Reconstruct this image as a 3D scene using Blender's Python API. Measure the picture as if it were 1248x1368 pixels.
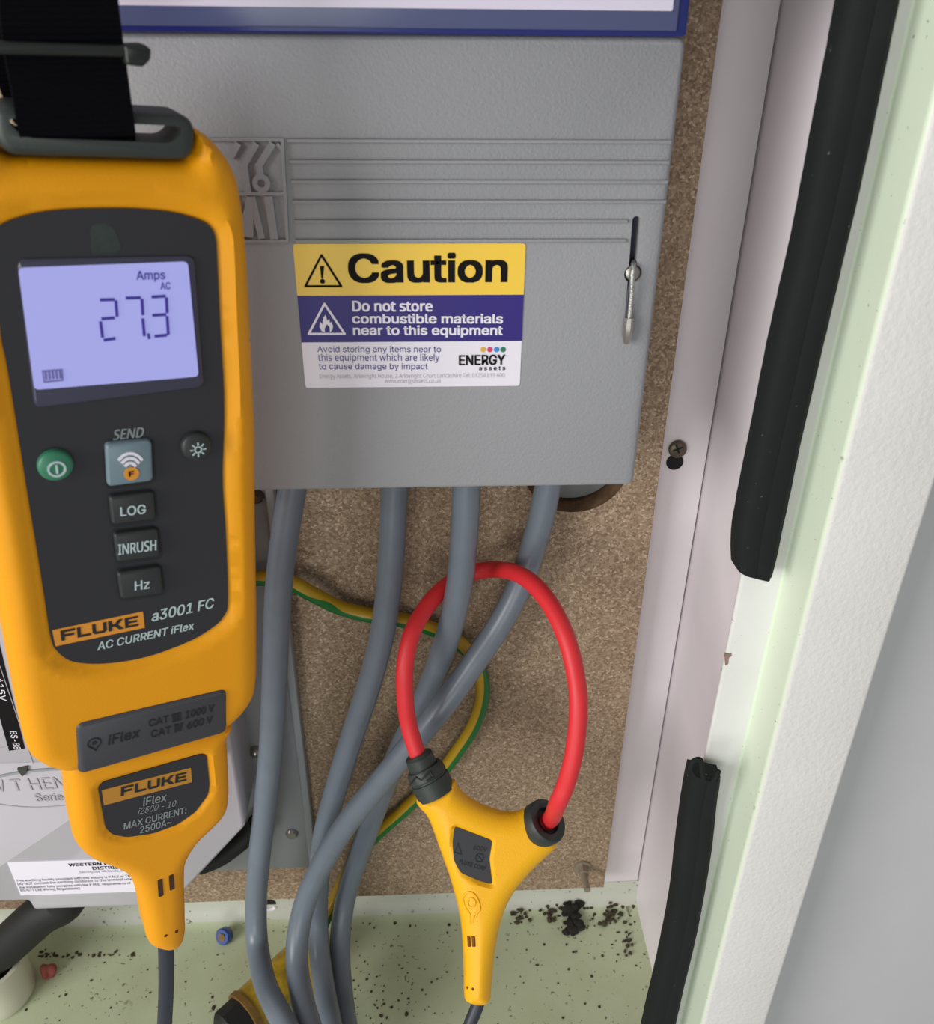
import bpy, bmesh, math, random
import numpy as np
from mathutils import Vector, Matrix
from mathutils.geometry import delaunay_2d_cdt
random.seed(7)
S = bpy.context.scene
COL = S.collection
for o in list(bpy.data.objects): bpy.data.objects.remove(o)

# ------------------------------------------------------------------ camera
F = 1183.1                       # focal length in pixels of the 1248 x 1368 frame
def ypr(y, p, r):
    y, p, r = (math.radians(a) for a in (y, p, r))
    f = np.array([math.sin(y)*math.cos(p), math.cos(y)*math.cos(p), -math.sin(p)])
    rt = np.array([math.cos(y), -math.sin(y), 0.0]); dn = np.cross(f, rt)
    return np.array([math.cos(r)*rt + math.sin(r)*dn, -math.sin(r)*rt + math.cos(r)*dn, f])
RC = ypr(3.164, 30.235, -0.647)
CAM = np.array([0.0, -0.37, 0.515])
cd = bpy.data.cameras.new('camera'); cam = bpy.data.objects.new('camera', cd); COL.objects.link(cam)
cd.sensor_width = 36; cd.lens = F/1368*36; cd.clip_start = 0.01
m = Matrix.Identity(4)
for i in range(3):
    m[i][0] = RC[0][i]; m[i][1] = -RC[1][i]; m[i][2] = -RC[2][i]; m[i][3] = CAM[i]
cam.matrix_world = m
cd.dof.use_dof = True; cd.dof.focus_distance = 0.39; cd.dof.aperture_fstop = 20
S.camera = cam

# ------------------------------------------------------------------ world, lights, exposure
W = bpy.data.worlds.new('world'); S.world = W; W.use_nodes = True
bg = W.node_tree.nodes['Background']
bg.inputs[0].default_value = (0.96, 0.97, 1.0, 1); bg.inputs[1].default_value = 0.33
def area(name, loc, target, size, power, col):
    l = bpy.data.lights.new(name, 'AREA'); l.energy = power; l.size = size; l.color = col
    o = bpy.data.objects.new(name, l); COL.objects.link(o); o.location = loc
    o.rotation_euler = (Vector(target)-Vector(loc)).to_track_quat('-Z', 'Y').to_euler()
    return o
area('daylight_front', (-1.02, -0.92, 0.64), (0.05, 0, 0.22), 0.7, 14.5, (1.0, 0.985, 0.97))
area('fill_low', (-0.25, -1.3, 0.15), (0.1, -0.05, 0.2), 0.6, 3.6, (0.96, 1.0, 0.94))  # added low front fill, lifts the darker left of the cover
vs = S.view_settings
vs.view_transform = 'Standard'; vs.look = 'None'; vs.gamma = 1; vs.use_curve_mapping = False
vs.exposure = 0.04

# ------------------------------------------------------------------ pixel -> world helpers (used to read measurements off the photograph)
def ray(px, py):
    return RC.T @ np.array([(px-624)/F, (py-684)/F, 1.0])
def at(px, py, d):                # point at distance d in front of the back panel
    r = ray(px, py); return CAM + r*((-d-CAM[1])/r[1])
class Frame:                      # a plane with its own axes: ex right, ey up, n towards the viewer
    def __init__(s, o, ex, ey):
        s.o = np.array(o, float); s.ex = np.array(ex, float)/np.linalg.norm(ex)
        ey = np.array(ey, float); ey = ey - s.ex*np.dot(ey, s.ex); s.ey = ey/np.linalg.norm(ey)
        s.n = np.cross(s.ex, s.ey)
    def uv(s, px, py, h=0.0):
        r = ray(px, py); t = np.dot(s.o + s.n*h - CAM, s.n)/np.dot(r, s.n); p = CAM + r*t - s.o
        return np.array([np.dot(p, s.ex), np.dot(p, s.ey)])
    def P(s, u, v, h=0.0): return s.o + s.ex*u + s.ey*v + s.n*h
    def px(s, px, py, h=0.0): u = s.uv(px, py, h); return s.P(u[0], u[1], h)
    def poly(s, pts, h=0.0): return np.array([s.uv(a, b, h) for a, b in pts])
def wall_frame(d): return Frame((0, -d, 0.0), (1, 0, 0), (0, 0, 1))
RM = ypr(-27.214, -2.302, 5.394)
MF = Frame(at(178, 600, 0.13), RM[0], -RM[1])        # front plane of the hanging meter

# ------------------------------------------------------------------ materials
def srgb(r, g, b):
    f = lambda c: c/12.92 if c <= 0.04045 else ((c+0.055)/1.055)**2.4
    return (f(r/255), f(g/255), f(b/255), 1)
def mat(name, rgb, rough=0.5, metal=0.0, bump=0.0, bscale=400, var=0.0, vscale=30, emit=None, estr=1.0, spec=0.5, coat=0.0):
    M = bpy.data.materials.new(name); M.use_nodes = True; nt = M.node_tree
    b = nt.nodes['Principled BSDF']
    c = srgb(*rgb)
    b.inputs['Base Color'].default_value = c; b.inputs['Roughness'].default_value = rough
    b.inputs['Metallic'].default_value = metal; b.inputs['Specular IOR Level'].default_value = spec
    b.inputs['Coat Weight'].default_value = coat
    tc = nt.nodes.new('ShaderNodeTexCoord')
    if var:
        n = nt.nodes.new('ShaderNodeTexNoise'); n.inputs['Scale'].default_value = vscale; n.inputs['Detail'].default_value = 5
        nt.links.new(tc.outputs['Object'], n.inputs['Vector'])
        r = nt.nodes.new('ShaderNodeValToRGB'); e = r.color_ramp.elements
        e[0].position = 0.3; e[1].position = 0.7
        e[0].color = tuple(x*(1-var) for x in c[:3])+(1,); e[1].color = tuple(min(1, x*(1+var*0.6)) for x in c[:3])+(1,)
        nt.links.new(n.outputs['Fac'], r.inputs['Fac']); nt.links.new(r.outputs['Color'], b.inputs['Base Color'])
    if bump:
        n = nt.nodes.new('ShaderNodeTexNoise'); n.inputs['Scale'].default_value = bscale; n.inputs['Detail'].default_value = 3
        nt.links.new(tc.outputs['Object'], n.inputs['Vector'])
        bp = nt.nodes.new('ShaderNodeBump'); bp.inputs['Strength'].default_value = bump; bp.inputs['Distance'].default_value = 0.0004
        nt.links.new(n.outputs['Fac'], bp.inputs['Height']); nt.links.new(bp.outputs['Normal'], b.inputs['Normal'])
    if emit:
        b.inputs['Emission Color'].default_value = srgb(*emit); b.inputs['Emission Strength'].default_value = estr
    return M
def chip_mat():
    M = bpy.data.materials.new('chipboard'); M.use_nodes = True; nt = M.node_tree; b = nt.nodes['Principled BSDF']
    b.inputs['Roughness'].default_value = 0.75; b.inputs['Specular IOR Level'].default_value = 0.25
    tc = nt.nodes.new('ShaderNodeTexCoord')
    def noise(sc, det, rough=0.6):
        n = nt.nodes.new('ShaderNodeTexNoise'); n.inputs['Scale'].default_value = sc; n.inputs['Detail'].default_value = det
        n.inputs['Roughness'].default_value = rough; nt.links.new(tc.outputs['Object'], n.inputs['Vector']); return n
    wr = noise(260, 2)
    mx = nt.nodes.new('ShaderNodeMix'); mx.data_type = 'VECTOR'; mx.inputs['Factor'].default_value = 0.003
    nt.links.new(tc.outputs['Object'], mx.inputs['A']); nt.links.new(wr.outputs['Color'], mx.inputs['B'])
    v = nt.nodes.new('ShaderNodeTexVoronoi'); v.inputs['Scale'].default_value = 1000; nt.links.new(mx.outputs['Result'], v.inputs['Vector'])
    n2 = noise(1500, 4, 0.7); n3 = noise(14, 3)
    sep = nt.nodes.new('ShaderNodeSeparateColor'); nt.links.new(v.outputs['Color'], sep.inputs['Color'])
    a = nt.nodes.new('ShaderNodeMath'); a.operation = 'MULTIPLY_ADD'; a.inputs[1].default_value = 0.55
    nt.links.new(sep.outputs['Red'], a.inputs[0])
    a2 = nt.nodes.new('ShaderNodeMath'); a2.operation = 'MULTIPLY'; a2.inputs[1].default_value = 0.45
    nt.links.new(n2.outputs['Fac'], a2.inputs[0]); nt.links.new(a2.outputs[0], a.inputs[2])
    r = nt.nodes.new('ShaderNodeValToRGB'); cr = r.color_ramp
    cr.elements[0].position = 0.10; cr.elements[0].color = srgb(108, 86, 68)
    cr.elements[1].position = 0.86; cr.elements[1].color = srgb(238, 216, 188)
    for p, c in ((0.3, (146, 123, 100)), (0.55, (168, 145, 120)), (0.72, (186, 163, 137))):
        e = cr.elements.new(p); e.color = srgb(*c)
    nt.links.new(a.outputs[0], r.inputs['Fac'])
    m2 = nt.nodes.new('ShaderNodeMix'); m2.data_type = 'RGBA'; m2.blend_type = 'MULTIPLY'; m2.inputs['Factor'].default_value = 0.25
    nt.links.new(r.outputs['Color'], m2.inputs['A']); nt.links.new(n3.outputs['Fac'], m2.inputs['B'])
    nt.links.new(m2.outputs['Result'], b.inputs['Base Color'])
    bp = nt.nodes.new('ShaderNodeBump'); bp.inputs['Strength'].default_value = 0.35; bp.inputs['Distance'].default_value = 0.0005
    nt.links.new(a.outputs[0], bp.inputs['Height']); nt.links.new(bp.outputs['Normal'], b.inputs['Normal'])
    return M
def dirty_mat(name, base, dirt, speck_lo=0.64, rough=0.5, scale=60, stain=None):
    # paint with specks and stains of dirt that belong to the surface
    M = bpy.data.materials.new(name); M.use_nodes = True; nt = M.node_tree; b = nt.nodes['Principled BSDF']
    b.inputs['Roughness'].default_value = rough
    tc = nt.nodes.new('ShaderNodeTexCoord')
    col = None
    cur = nt.nodes.new('ShaderNodeRGB'); cur.outputs[0].default_value = srgb(*base); cur = cur.outputs[0]
    for sc, lo, hi, c, amt, det in ((scale*6, speck_lo, speck_lo+0.05, dirt, 0.85, 2), (scale*1.6, speck_lo+0.02, speck_lo+0.08, dirt, 0.8, 4),
                               (scale*0.35, 0.5, 0.8, stain or dirt, 0.45, 8)):
        n = nt.nodes.new('ShaderNodeTexNoise'); n.inputs['Scale'].default_value = sc; n.inputs['Detail'].default_value = det
        nt.links.new(tc.outputs['Object'], n.inputs['Vector'])
        r = nt.nodes.new('ShaderNodeMapRange'); r.inputs['From Min'].default_value = lo; r.inputs['From Max'].default_value = hi
        r.inputs['To Max'].default_value = amt; nt.links.new(n.outputs['Fac'], r.inputs['Value'])
        x = nt.nodes.new('ShaderNodeMix'); x.data_type = 'RGBA'; nt.links.new(r.outputs['Result'], x.inputs['Factor'])
        nt.links.new(cur, x.inputs['A']); x.inputs['B'].default_value = srgb(*c); cur = x.outputs['Result']
    nt.links.new(cur, b.inputs['Base Color'])
    n = nt.nodes.new('ShaderNodeTexNoise'); n.inputs['Scale'].default_value = 900; nt.links.new(tc.outputs['Object'], n.inputs['Vector'])
    bp = nt.nodes.new('ShaderNodeBump'); bp.inputs['Strength'].default_value = 0.15; bp.inputs['Distance'].default_value = 0.0004
    nt.links.new(n.outputs['Fac'], bp.inputs['Height']); nt.links.new(bp.outputs['Normal'], b.inputs['Normal'])
    return M
M_chip = chip_mat()
M_edge = mat('cut_wood_edge', (128, 98, 70), 0.8, bump=0.5, bscale=700, var=0.4, vscale=160)
M_white = mat('white_panel_paint', (226, 218, 222), 0.42, bump=0.12, bscale=900, var=0.03)
M_frame = mat('textured_white_paint', (228, 225, 220), 0.5, bump=0.9, bscale=420, var=0.03)
M_flange = dirty_mat('flange_paint', (226, 226, 222), (120, 105, 90), 0.72, 0.45, 50, (205, 205, 196))
M_step = dirty_mat('white_paint_green_bounce', (222, 234, 210), (120, 120, 90), 0.70, 0.4, 90, (214, 226, 198))  # green bounce light put into the white paint; specks are dirt
M_floor = dirty_mat('grimy_floor_green_bounce', (188, 197, 163), (84, 72, 48), 0.675, 0.5, 62, (160, 158, 118))  # grime is real; the green tint stands in for reflected green light
M_cove = dirty_mat('grimy_cove_paint', (198, 200, 187), (92, 82, 62), 0.68, 0.5, 60, (180, 180, 160))
M_outer = mat('outer_grey', (196, 195, 196), 0.7, bump=0.15, bscale=300, var=0.02)
M_dark = mat('dark_gap', (24, 22, 22), 0.9)
M_rubber = dirty_mat('seal_rubber', (30, 33, 33), (110, 120, 116), 0.735, 0.8, 60, (36, 42, 40))
M_rubber.node_tree.nodes['Principled BSDF'].inputs['Specular IOR Level'].default_value = 0.2
M_cover = mat('grey_cover_plastic', (152, 152, 155), 0.55, bump=0.45, bscale=1100)
M_cable = mat('grey_cable_sheath', (112, 121, 131), 0.34, bump=0.1, bscale=500, var=0.06, vscale=90)
M_green = mat('green_insulation', (14, 108, 38), 0.4)
M_yellowstripe = mat('yellow_insulation', (184, 146, 14), 0.4)
M_yellow = mat('meter_yellow', (236, 158, 0), 0.5, bump=0.12, bscale=1500, spec=0.35)
M_pyellow = mat('probe_yellow', (250, 184, 6), 0.42, bump=0.25, bscale=1500)
M_charcoal = mat('charcoal_plastic', (50, 51, 56), 0.5, bump=0.1, bscale=1500)
M_panel = mat('face_panel', (44, 44, 48), 0.35)
M_grey = mat('dark_grey_plastic', (47, 54, 51), 0.5, bump=0.15, bscale=1200)
M_block = mat('grey_block', (66, 66, 71), 0.5, bump=0.15, bscale=1200)
M_deb = mat('debossed_dark', (26, 27, 30), 0.6)
M_key = mat('key_rubber', (42, 46, 45), 0.5)
M_print = mat('pale_print', (188, 205, 206), 0.6)
M_greyprint = mat('grey_print', (140, 148, 148), 0.6)
M_logo = mat('orange_logo', (225, 148, 45), 0.5)
M_black = mat('black_print', (12, 9, 9), 0.7, spec=0.2)
M_webbing = mat('black_webbing', (13, 13, 17), 0.95, spec=0.06)
def ribs(M):
    nt = M.node_tree; b = nt.nodes['Principled BSDF']; tc = nt.nodes.new('ShaderNodeTexCoord')
    w = nt.nodes.new('ShaderNodeTexWave'); w.bands_direction = 'Z'; w.inputs['Scale'].default_value = 230; w.inputs['Distortion'].default_value = 1.5
    bp = nt.nodes.new('ShaderNodeBump'); bp.inputs['Strength'].default_value = 0.8; bp.inputs['Distance'].default_value = 0.0006
    nt.links.new(tc.outputs['Object'], w.inputs['Vector']); nt.links.new(w.outputs['Fac'], bp.inputs['Height']); nt.links.new(bp.outputs['Normal'], b.inputs['Normal'])
ribs(M_webbing)
M_buckle = mat('buckle_plastic', (28, 33, 29), 0.45)
M_red = mat('red_coil_sheath', (222, 44, 50), 0.5, bump=0.15, bscale=1500)
M_lead = mat('black_lead', (48, 50, 60), 0.45)
M_steel = mat('steel', (170, 165, 160), 0.3, metal=0.9)
M_wire = mat('seal_wire_steel', (190, 190, 185), 0.35, metal=0.8, bump=1.0, bscale=1500)
M_dullsteel = mat('dull_steel', (150, 138, 122), 0.45, metal=0.35)
M_screw = mat('bronze_screw', (96, 84, 72), 0.4, metal=0.6)
M_styellow = mat('sticker_yellow', (248, 205, 62), 0.4)
M_stblue = mat('sticker_purple_blue', (50, 37, 122), 0.42, spec=0.3)
M_stwhite = mat('sticker_white', (238, 232, 242), 0.4)
M_inkblue = mat('ink_blue', (70, 62, 140), 0.5)
M_labelink = mat('label_ink', (52, 50, 56), 0.6)
M_inkgrey = mat('ink_grey', (190, 185, 192), 0.5)
M_lightgrey = mat('cutout_grey', (186, 182, 187), 0.3, bump=0.1, bscale=200, var=0.04, vscale=18)
M_plate = mat('steel_backplate', (150, 154, 156), 0.45, bump=0.1, bscale=900)
M_emb = mat('embossed_grey', (172, 168, 172), 0.4)
M_navy = mat('navy_rim', (34, 42, 112), 0.25)
M_slate = mat('slate_rim', (84, 90, 128), 0.22)
M_nameplate = mat('lavender_plate', (222, 214, 232), 0.3)
M_pipe = mat('cream_pipe', (206, 204, 184), 0.4, var=0.1)
M_blackcable = mat('black_cable', (17, 18, 16), 0.65, bump=0.3, bscale=300)
M_dirt = mat('black_dirt', (34, 30, 26), 0.9, bump=0.8, bscale=500, var=0.3)
M_brown = mat('brown_dirt', (70, 60, 42), 0.9, bump=0.8, bscale=500, var=0.4)
M_condy = mat('grimy_yellow_conduit', (176, 142, 30), 0.5, bump=0.4, bscale=260, var=0.55, vscale=120)
M_rim = mat('brown_rim', (120, 88, 34), 0.6, var=0.3, vscale=200)
M_blue = mat('blue_plastic', (30, 64, 132), 0.35)
M_reddebris = mat('red_debris', (150, 72, 62), 0.7, var=0.2)
M_lcd = mat('lcd_backlight', (120, 120, 160), 0.3, emit=(168, 170, 240), estr=0.60)
M_seg = mat('lcd_segment', (74, 62, 160), 0.6, spec=0.2)
M_glass = mat('screen_bezel', (62, 62, 80), 0.12)
M_gbtn = mat('green_button', (52, 122, 92), 0.4)
M_sbtn = mat('slate_button', (112, 132, 140), 0.4)

# ------------------------------------------------------------------ objects, parents
ORG = {}
def base(parent): return ORG.get(parent.name, np.zeros(3)) if parent else np.zeros(3)
def props(o, label=None, cat=None, group=None, kind=None):
    for k, v in (('label', label), ('category', cat), ('group', group), ('kind', kind)):
        if v: o[k] = v
    return o
def thing(name, loc, label, cat, group=None):
    o = bpy.data.objects.new(name, None); COL.objects.link(o); o.location = loc; o.empty_display_size = 0.01
    ORG[o.name] = np.array(loc, float); return props(o, label, cat, group)
def obj(name, V, Fc, M, parent=None, smooth=True, label=None, mi=None, origin=None):
    V = np.array(V, float)
    if parent is not None: L = base(parent)
    else: L = np.array(origin, float) if origin is not None else np.array([V[:, 0].mean(), V[:, 1].mean(), V[:, 2].min()])
    me = bpy.data.meshes.new(name); me.from_pydata((V-L).tolist(), [], [list(map(int, f)) for f in Fc])
    for mm in (M if isinstance(M, (list, tuple)) else [M]): me.materials.append(mm)
    if mi is not None: me.polygons.foreach_set('material_index', mi)
    bm = bmesh.new(); bm.from_mesh(me); bmesh.ops.recalc_face_normals(bm, faces=bm.faces); bm.to_mesh(me); bm.free()
    me.polygons.foreach_set('use_smooth', [bool(smooth)]*len(me.polygons))
    if smooth: me.set_sharp_from_angle(angle=math.radians(38))
    o = bpy.data.objects.new(name, me); COL.objects.link(o)
    if parent is not None: o.parent = parent
    else: o.location = L
    ORG[o.name] = L
    if label: o['label'] = label
    return o
def cr(pts, n=6, closed=False):
    P = np.array(pts, float); N = len(P); out = []
    for i in range(N if closed else N-1):
        g = (lambda k: P[k % N]) if closed else (lambda k: P[min(max(k, 0), N-1)])
        a, b, c, d = g(i-1), g(i), g(i+1), g(i+2)
        for j in range(n):
            t = j/n
            out.append(0.5*((2*b)+(c-a)*t+(2*a-5*b+4*c-d)*t*t+(3*b-a-3*c+d)*t**3))
    if not closed: out.append(P[-1])
    return np.array(out)
def tube(name, pts, rad, M, parent=None, seg=20, smooth_n=6, caps=True, stripe=None, **kw):
    P = cr(pts, smooth_n) if smooth_n else np.array(pts, float); N = len(P)
    if np.isscalar(rad): R_ = np.full(N, rad)
    else: R_ = np.interp(np.linspace(0, 1, N), np.linspace(0, 1, len(rad)), rad) if len(rad) != N else np.array(rad)
    T = np.gradient(P, axis=0); T /= np.linalg.norm(T, axis=1)[:, None]+1e-12
    u = np.cross(T[0], [0.3, 0.5, 0.81]); u /= np.linalg.norm(u)
    V = []; Fc = []; mi = []
    a = np.linspace(0, 2*math.pi, seg, endpoint=False)
    for i in range(N):
        if stripe is not None: u = np.array(stripe, float)
        u = u - T[i]*np.dot(u, T[i]); u /= np.linalg.norm(u); w = np.cross(T[i], u)
        V.append(P[i] + R_[i]*(np.cos(a)[:, None]*u + np.sin(a)[:, None]*w))
    V = np.concatenate(V)
    for i in range(N-1):
        for j in range(seg):
            k = (j+1) % seg
            Fc.append((i*seg+j, i*seg+k, (i+1)*seg+k, (i+1)*seg+j))
            if stripe is not None:
                mi.append(1 if min(j+0.5, seg-j-0.5) < seg/6.4 else 0)
    if caps:
        Fc.append(tuple(range(seg))[::-1]); Fc.append(tuple((N-1)*seg+j for j in range(seg))); mi += [0, 0]
    return obj(name, V, Fc, M, parent, mi=mi if stripe is not None else None, **kw)
def area2(P): return 0.5*np.sum(P[:, 0]*np.roll(P[:, 1], -1)-np.roll(P[:, 0], -1)*P[:, 1])
def ccw(P): P = np.array(P, float); return P if area2(P) > 0 else P[::-1]
def inset(P, d):
    P = ccw(P); e = np.roll(P, -1, 0)-P; e /= np.linalg.norm(e, axis=1)[:, None]+1e-12
    nn = np.stack([-e[:, 1], e[:, 0]], 1); v = nn+np.roll(nn, 1, 0); l = np.linalg.norm(v, axis=1)[:, None]+1e-9; v /= l
    c = np.clip(np.sum(v*nn, 1), 0.5, 1)[:, None]
    return P + v*d/c
def round_poly(P, r, n=4):
    P = ccw(P); out = []; N = len(P)
    for i in range(N):
        a, b, c = P[i-1], P[i], P[(i+1) % N]
        rr = min(r, 0.45*np.linalg.norm(a-b), 0.45*np.linalg.norm(c-b))
        p = b+(a-b)/np.linalg.norm(a-b)*rr; q = b+(c-b)/np.linalg.norm(c-b)*rr
        for k in range(n+1):
            t = k/n; out.append((1-t)**2*p+2*t*(1-t)*b+t*t*q)
    return np.array(out)
def plate(name, P, h0, h1, fr, M, parent=None, bev=0.0, smooth=True, **kw):
    P = ccw(P); L = [(P, h0)]
    if bev: L += [(P, h1-bev), (inset(P, bev*0.35), h1-bev*0.35), (inset(P, bev), h1)]
    else: L.append((P, h1))
    V = []; Fc = []; N = len(P)
    for Q, h in L: V += [fr.P(u, v, h) for u, v in Q]
    for k in range(len(L)-1):
        for i in range(N):
            j = (i+1) % N; Fc.append((k*N+i, k*N+j, (k+1)*N+j, (k+1)*N+i))
    Fc.append(tuple(range(N))[::-1]); Fc.append(tuple((len(L)-1)*N+i for i in range(N)))
    return obj(name, V, Fc, M, parent, smooth, **kw)
def dist_poly(Q, P):              # signed distance to polygon, positive inside
    P = np.array(P); A = P; B = np.roll(P, -1, 0); best = np.full(len(Q), 9.0); inside = np.zeros(len(Q), bool)
    for a, b in zip(A, B):
        ab = b-a; t = np.clip(((Q-a)@ab)/(ab@ab+1e-18), 0, 1); best = np.minimum(best, np.linalg.norm(Q-a-t[:, None]*ab, axis=1))
        cnd = ((a[1] > Q[:, 1]) != (b[1] > Q[:, 1])); x = (b[0]-a[0])*(Q[:, 1]-a[1])/(b[1]-a[1]+1e-18)+a[0]
        inside ^= cnd & (Q[:, 0] < x)
    return np.where(inside, best, -best)
def inflate(name, P, fr, hfun, depth, M, parent=None, sp=0.0022, lines=(), h_off=0.0, back=None, **kw):
    # a moulded body: outline P, front relief hfun(distance from the edge, point), walls down to -depth (or a mirrored back)
    P = ccw(P); lo, hi = P.min(0), P.max(0)
    g = np.array([(u, v) for u in np.arange(lo[0], hi[0], sp) for v in np.arange(lo[1], hi[1], sp)])
    g = g + (np.random.RandomState(3).rand(*g.shape)-0.5)*sp*0.25
    g = g[dist_poly(g, P) > sp*0.45]
    rings = [inset(P, k) for k in (0.0004, 0.0011, 0.0022)]
    rings = [r[dist_poly(r, P) > 0.00025] for r in rings]
    for L in lines: g = g[np.abs(dist_poly(g, L)) > sp*0.4]
    pts = [P]+list(rings)+list(lines)+[g]; allp = np.concatenate(pts)
    E = [(i, (i+1) % len(P)) for i in range(len(P))]; off = len(P)+sum(len(r) for r in rings)
    for L in lines:
        E += [(off+i, off+(i+1) % len(L)) for i in range(len(L))]; off += len(L)
    vo, eo, fo, *_ = delaunay_2d_cdt([Vector(p) for p in allp], E, [], 1, 1e-7)
    Q = np.array([(v.x, v.y) for v in vo]); d = np.maximum(dist_poly(Q, P), 0)
    edge = np.array([np.min(np.linalg.norm(P-q, axis=1)) < 2e-6 for q in Q]); d[edge] = 0
    H = hfun(d, Q)+h_off
    V = [fr.P(u, v, h) for (u, v), h in zip(Q, H)]; Fc = [tuple(f) for f in fo]; n = len(V)
    cnt = {}
    for f in Fc:
        for a, b in zip(f, f[1:]+f[:1]): cnt[(a, b)] = 1
    bd = [(a, b) for (a, b) in cnt if (b, a) not in cnt]
    if back == 'mirror':
        h0 = hfun(np.zeros(1), Q[:1])[0]+h_off
        mp = {}
        for i in range(n):
            if edge[i]: mp[i] = i
            else: mp[i] = len(V); V.append(fr.P(Q[i][0], Q[i][1], 2*h0-H[i]))
        Fc += [tuple(mp[i] for i in f[::-1]) for f in fo]
    else:
        mp = {}
        for a, b in bd:
            for i in (a, b):
                if i not in mp: mp[i] = len(V); V.append(fr.P(Q[i][0], Q[i][1], -depth+h_off))
            Fc.append((b, a, mp[a], mp[b]))
        nx = dict(bd); s = bd[0][0]; loop = [s]; c = nx[s]
        while c != s and len(loop) < 5000: loop.append(c); c = nx[c]
        Fc.append(tuple(mp[i] for i in loop[::-1]))
    return obj(name, V, Fc, M, parent, True, **kw)
def box(name, a, b, M, parent=None, bev=0.0, **kw):
    bm = bmesh.new(); bmesh.ops.create_cube(bm, size=1)
    a = np.array(a, float); b = np.array(b, float); c = (a+b)/2; s = np.abs(b-a)
    for v in bm.verts: v.co = Vector((c[0]+v.co.x*s[0], c[1]+v.co.y*s[1], c[2]+v.co.z*s[2]))
    if bev: bmesh.ops.bevel(bm, geom=bm.edges[:], offset=bev, segments=3, affect='EDGES', profile=0.5)
    bm.verts.index_update()
    V = [v.co[:] for v in bm.verts]; Fc = [[v.index for v in f.verts] for f in bm.faces]; bm.free()
    return obj(name, V, Fc, M, parent, **kw)
def cut(o, cutter):
    md = o.modifiers.new('cut', 'BOOLEAN'); md.object = cutter; md.operation = 'DIFFERENCE'; md.solver = 'EXACT'
    dg = bpy.context.evaluated_depsgraph_get(); me = bpy.data.meshes.new_from_object(o.evaluated_get(dg))
    o.modifiers.clear(); old = o.data; o.data = me; me.name = o.name; bpy.data.objects.remove(cutter)
    me.set_sharp_from_angle(angle=math.radians(38))
def ell(c, r, n=24, ry=None, a0=0):
    t = np.linspace(0, 2*math.pi, n, endpoint=False)+a0
    return np.stack([c[0]+r*np.cos(t), c[1]+(ry or r)*np.sin(t)], 1)
FONT = None
try: FONT = bpy.data.fonts.load(bpy.utils.system_resource('DATAFILES', path='fonts/') + 'Inter.woff2')
except Exception: FONT = None
FONT2 = None
try: FONT2 = bpy.data.fonts.load(bpy.utils.system_resource('DATAFILES', path='fonts/') + 'NotoSansHebrew-Regular.woff2')
except Exception: FONT2 = None
_tc = {}
def glyphs(s, bold):
    if (s, bold) in _tc: return _tc[(s, bold)]
    c = bpy.data.curves.new('t', 'FONT'); c.body = s; c.resolution_u = 3
    f = FONT2 if any(c_ in s for c_ in 'IKDk') else FONT
    if f: c.font = f
    o = bpy.data.objects.new('t', c); COL.objects.link(o)
    dg = bpy.context.evaluated_depsgraph_get(); dg.update(); me = bpy.data.meshes.new_from_object(o.evaluated_get(dg))
    V = np.array([v.co[:2] for v in me.vertices]); Fc = [tuple(p.vertices) for p in me.polygons]
    bpy.data.objects.remove(o); bpy.data.curves.remove(c); bpy.data.meshes.remove(me)
    _tc[(s, bold)] = (V, Fc); return V, Fc
def cap(bold):
    V, _ = glyphs('H', 0); return V[:, 1].max()
def text(name, s, fr, pl, pr, hpx, M, parent, h=0.0001, bold=0.0, shear=0.0, label=None):
    """flat print: baseline from pixel pl to pixel pr, capitals hpx pixels tall"""
    V, Fc = glyphs(s, 0)
    a = fr.uv(*pl, h); b = fr.uv(*pr, h); ex = (b-a); wd = np.linalg.norm(ex); ex /= wd; ey = np.array([-ex[1], ex[0]])
    up = fr.uv(pl[0], pl[1]-hpx, h)-a; ch = abs(np.dot(up, ey)); k = ch/cap(0)
    bo = bold*k; x0, x1 = V[:, 0].min(), V[:, 0].max(); Y = V[:, 1]/cap(0)*(ch-1.2*bo)+0.6*bo
    X = bo+(V[:, 0]-x0)/(x1-x0)*(wd-2*bo) + shear*Y
    VV = []; FF = []
    sh = [(0, 0)] if bold < 0.006 else [(-1, -.6), (-1, .6), (1, -.6), (1, .6), (0, 0)]
    for q, (sx, sy) in enumerate(sh):
        Q = a + (X+sx*bo)[:, None]*ex + (Y+sy*bo)[:, None]*ey
        FF += [tuple(i+len(VV) for i in f) for f in Fc]; VV += [fr.P(u, v, h+q*7e-6) for u, v in Q]
    return obj(name, VV, FF, M, parent, False, label=label)
WORDMARK = [[(0, 0), (.24, 0), (.24, .36), (.86, .36), (.86, .58), (.24, .58), (.24, .78), (.95, .78), (.95, 1), (0, 1)],
            [(1.06, 0), (1.95, 0), (1.95, .22), (1.30, .22), (1.30, 1), (1.06, 1)],
            [(2.06, 1), (2.06, .2), (2.22, 0), (2.86, 0), (3.02, .2), (3.02, 1), (2.78, 1), (2.78, .22), (2.30, .22), (2.30, 1)],
            [(3.14, 0), (3.38, 0), (3.38, .38), (3.56, .38), (3.86, 0), (4.18, 0), (3.78, .5), (4.16, 1), (3.84, 1), (3.56, .62), (3.38, .62), (3.38, 1), (3.14, 1)],
            [(4.26, 0), (5.18, 0), (5.18, .2), (4.50, .2), (4.50, .4), (5.10, .4), (5.10, .6), (4.50, .6), (4.50, .8), (5.16, .8), (5.16, 1), (4.26, 1)]]
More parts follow.
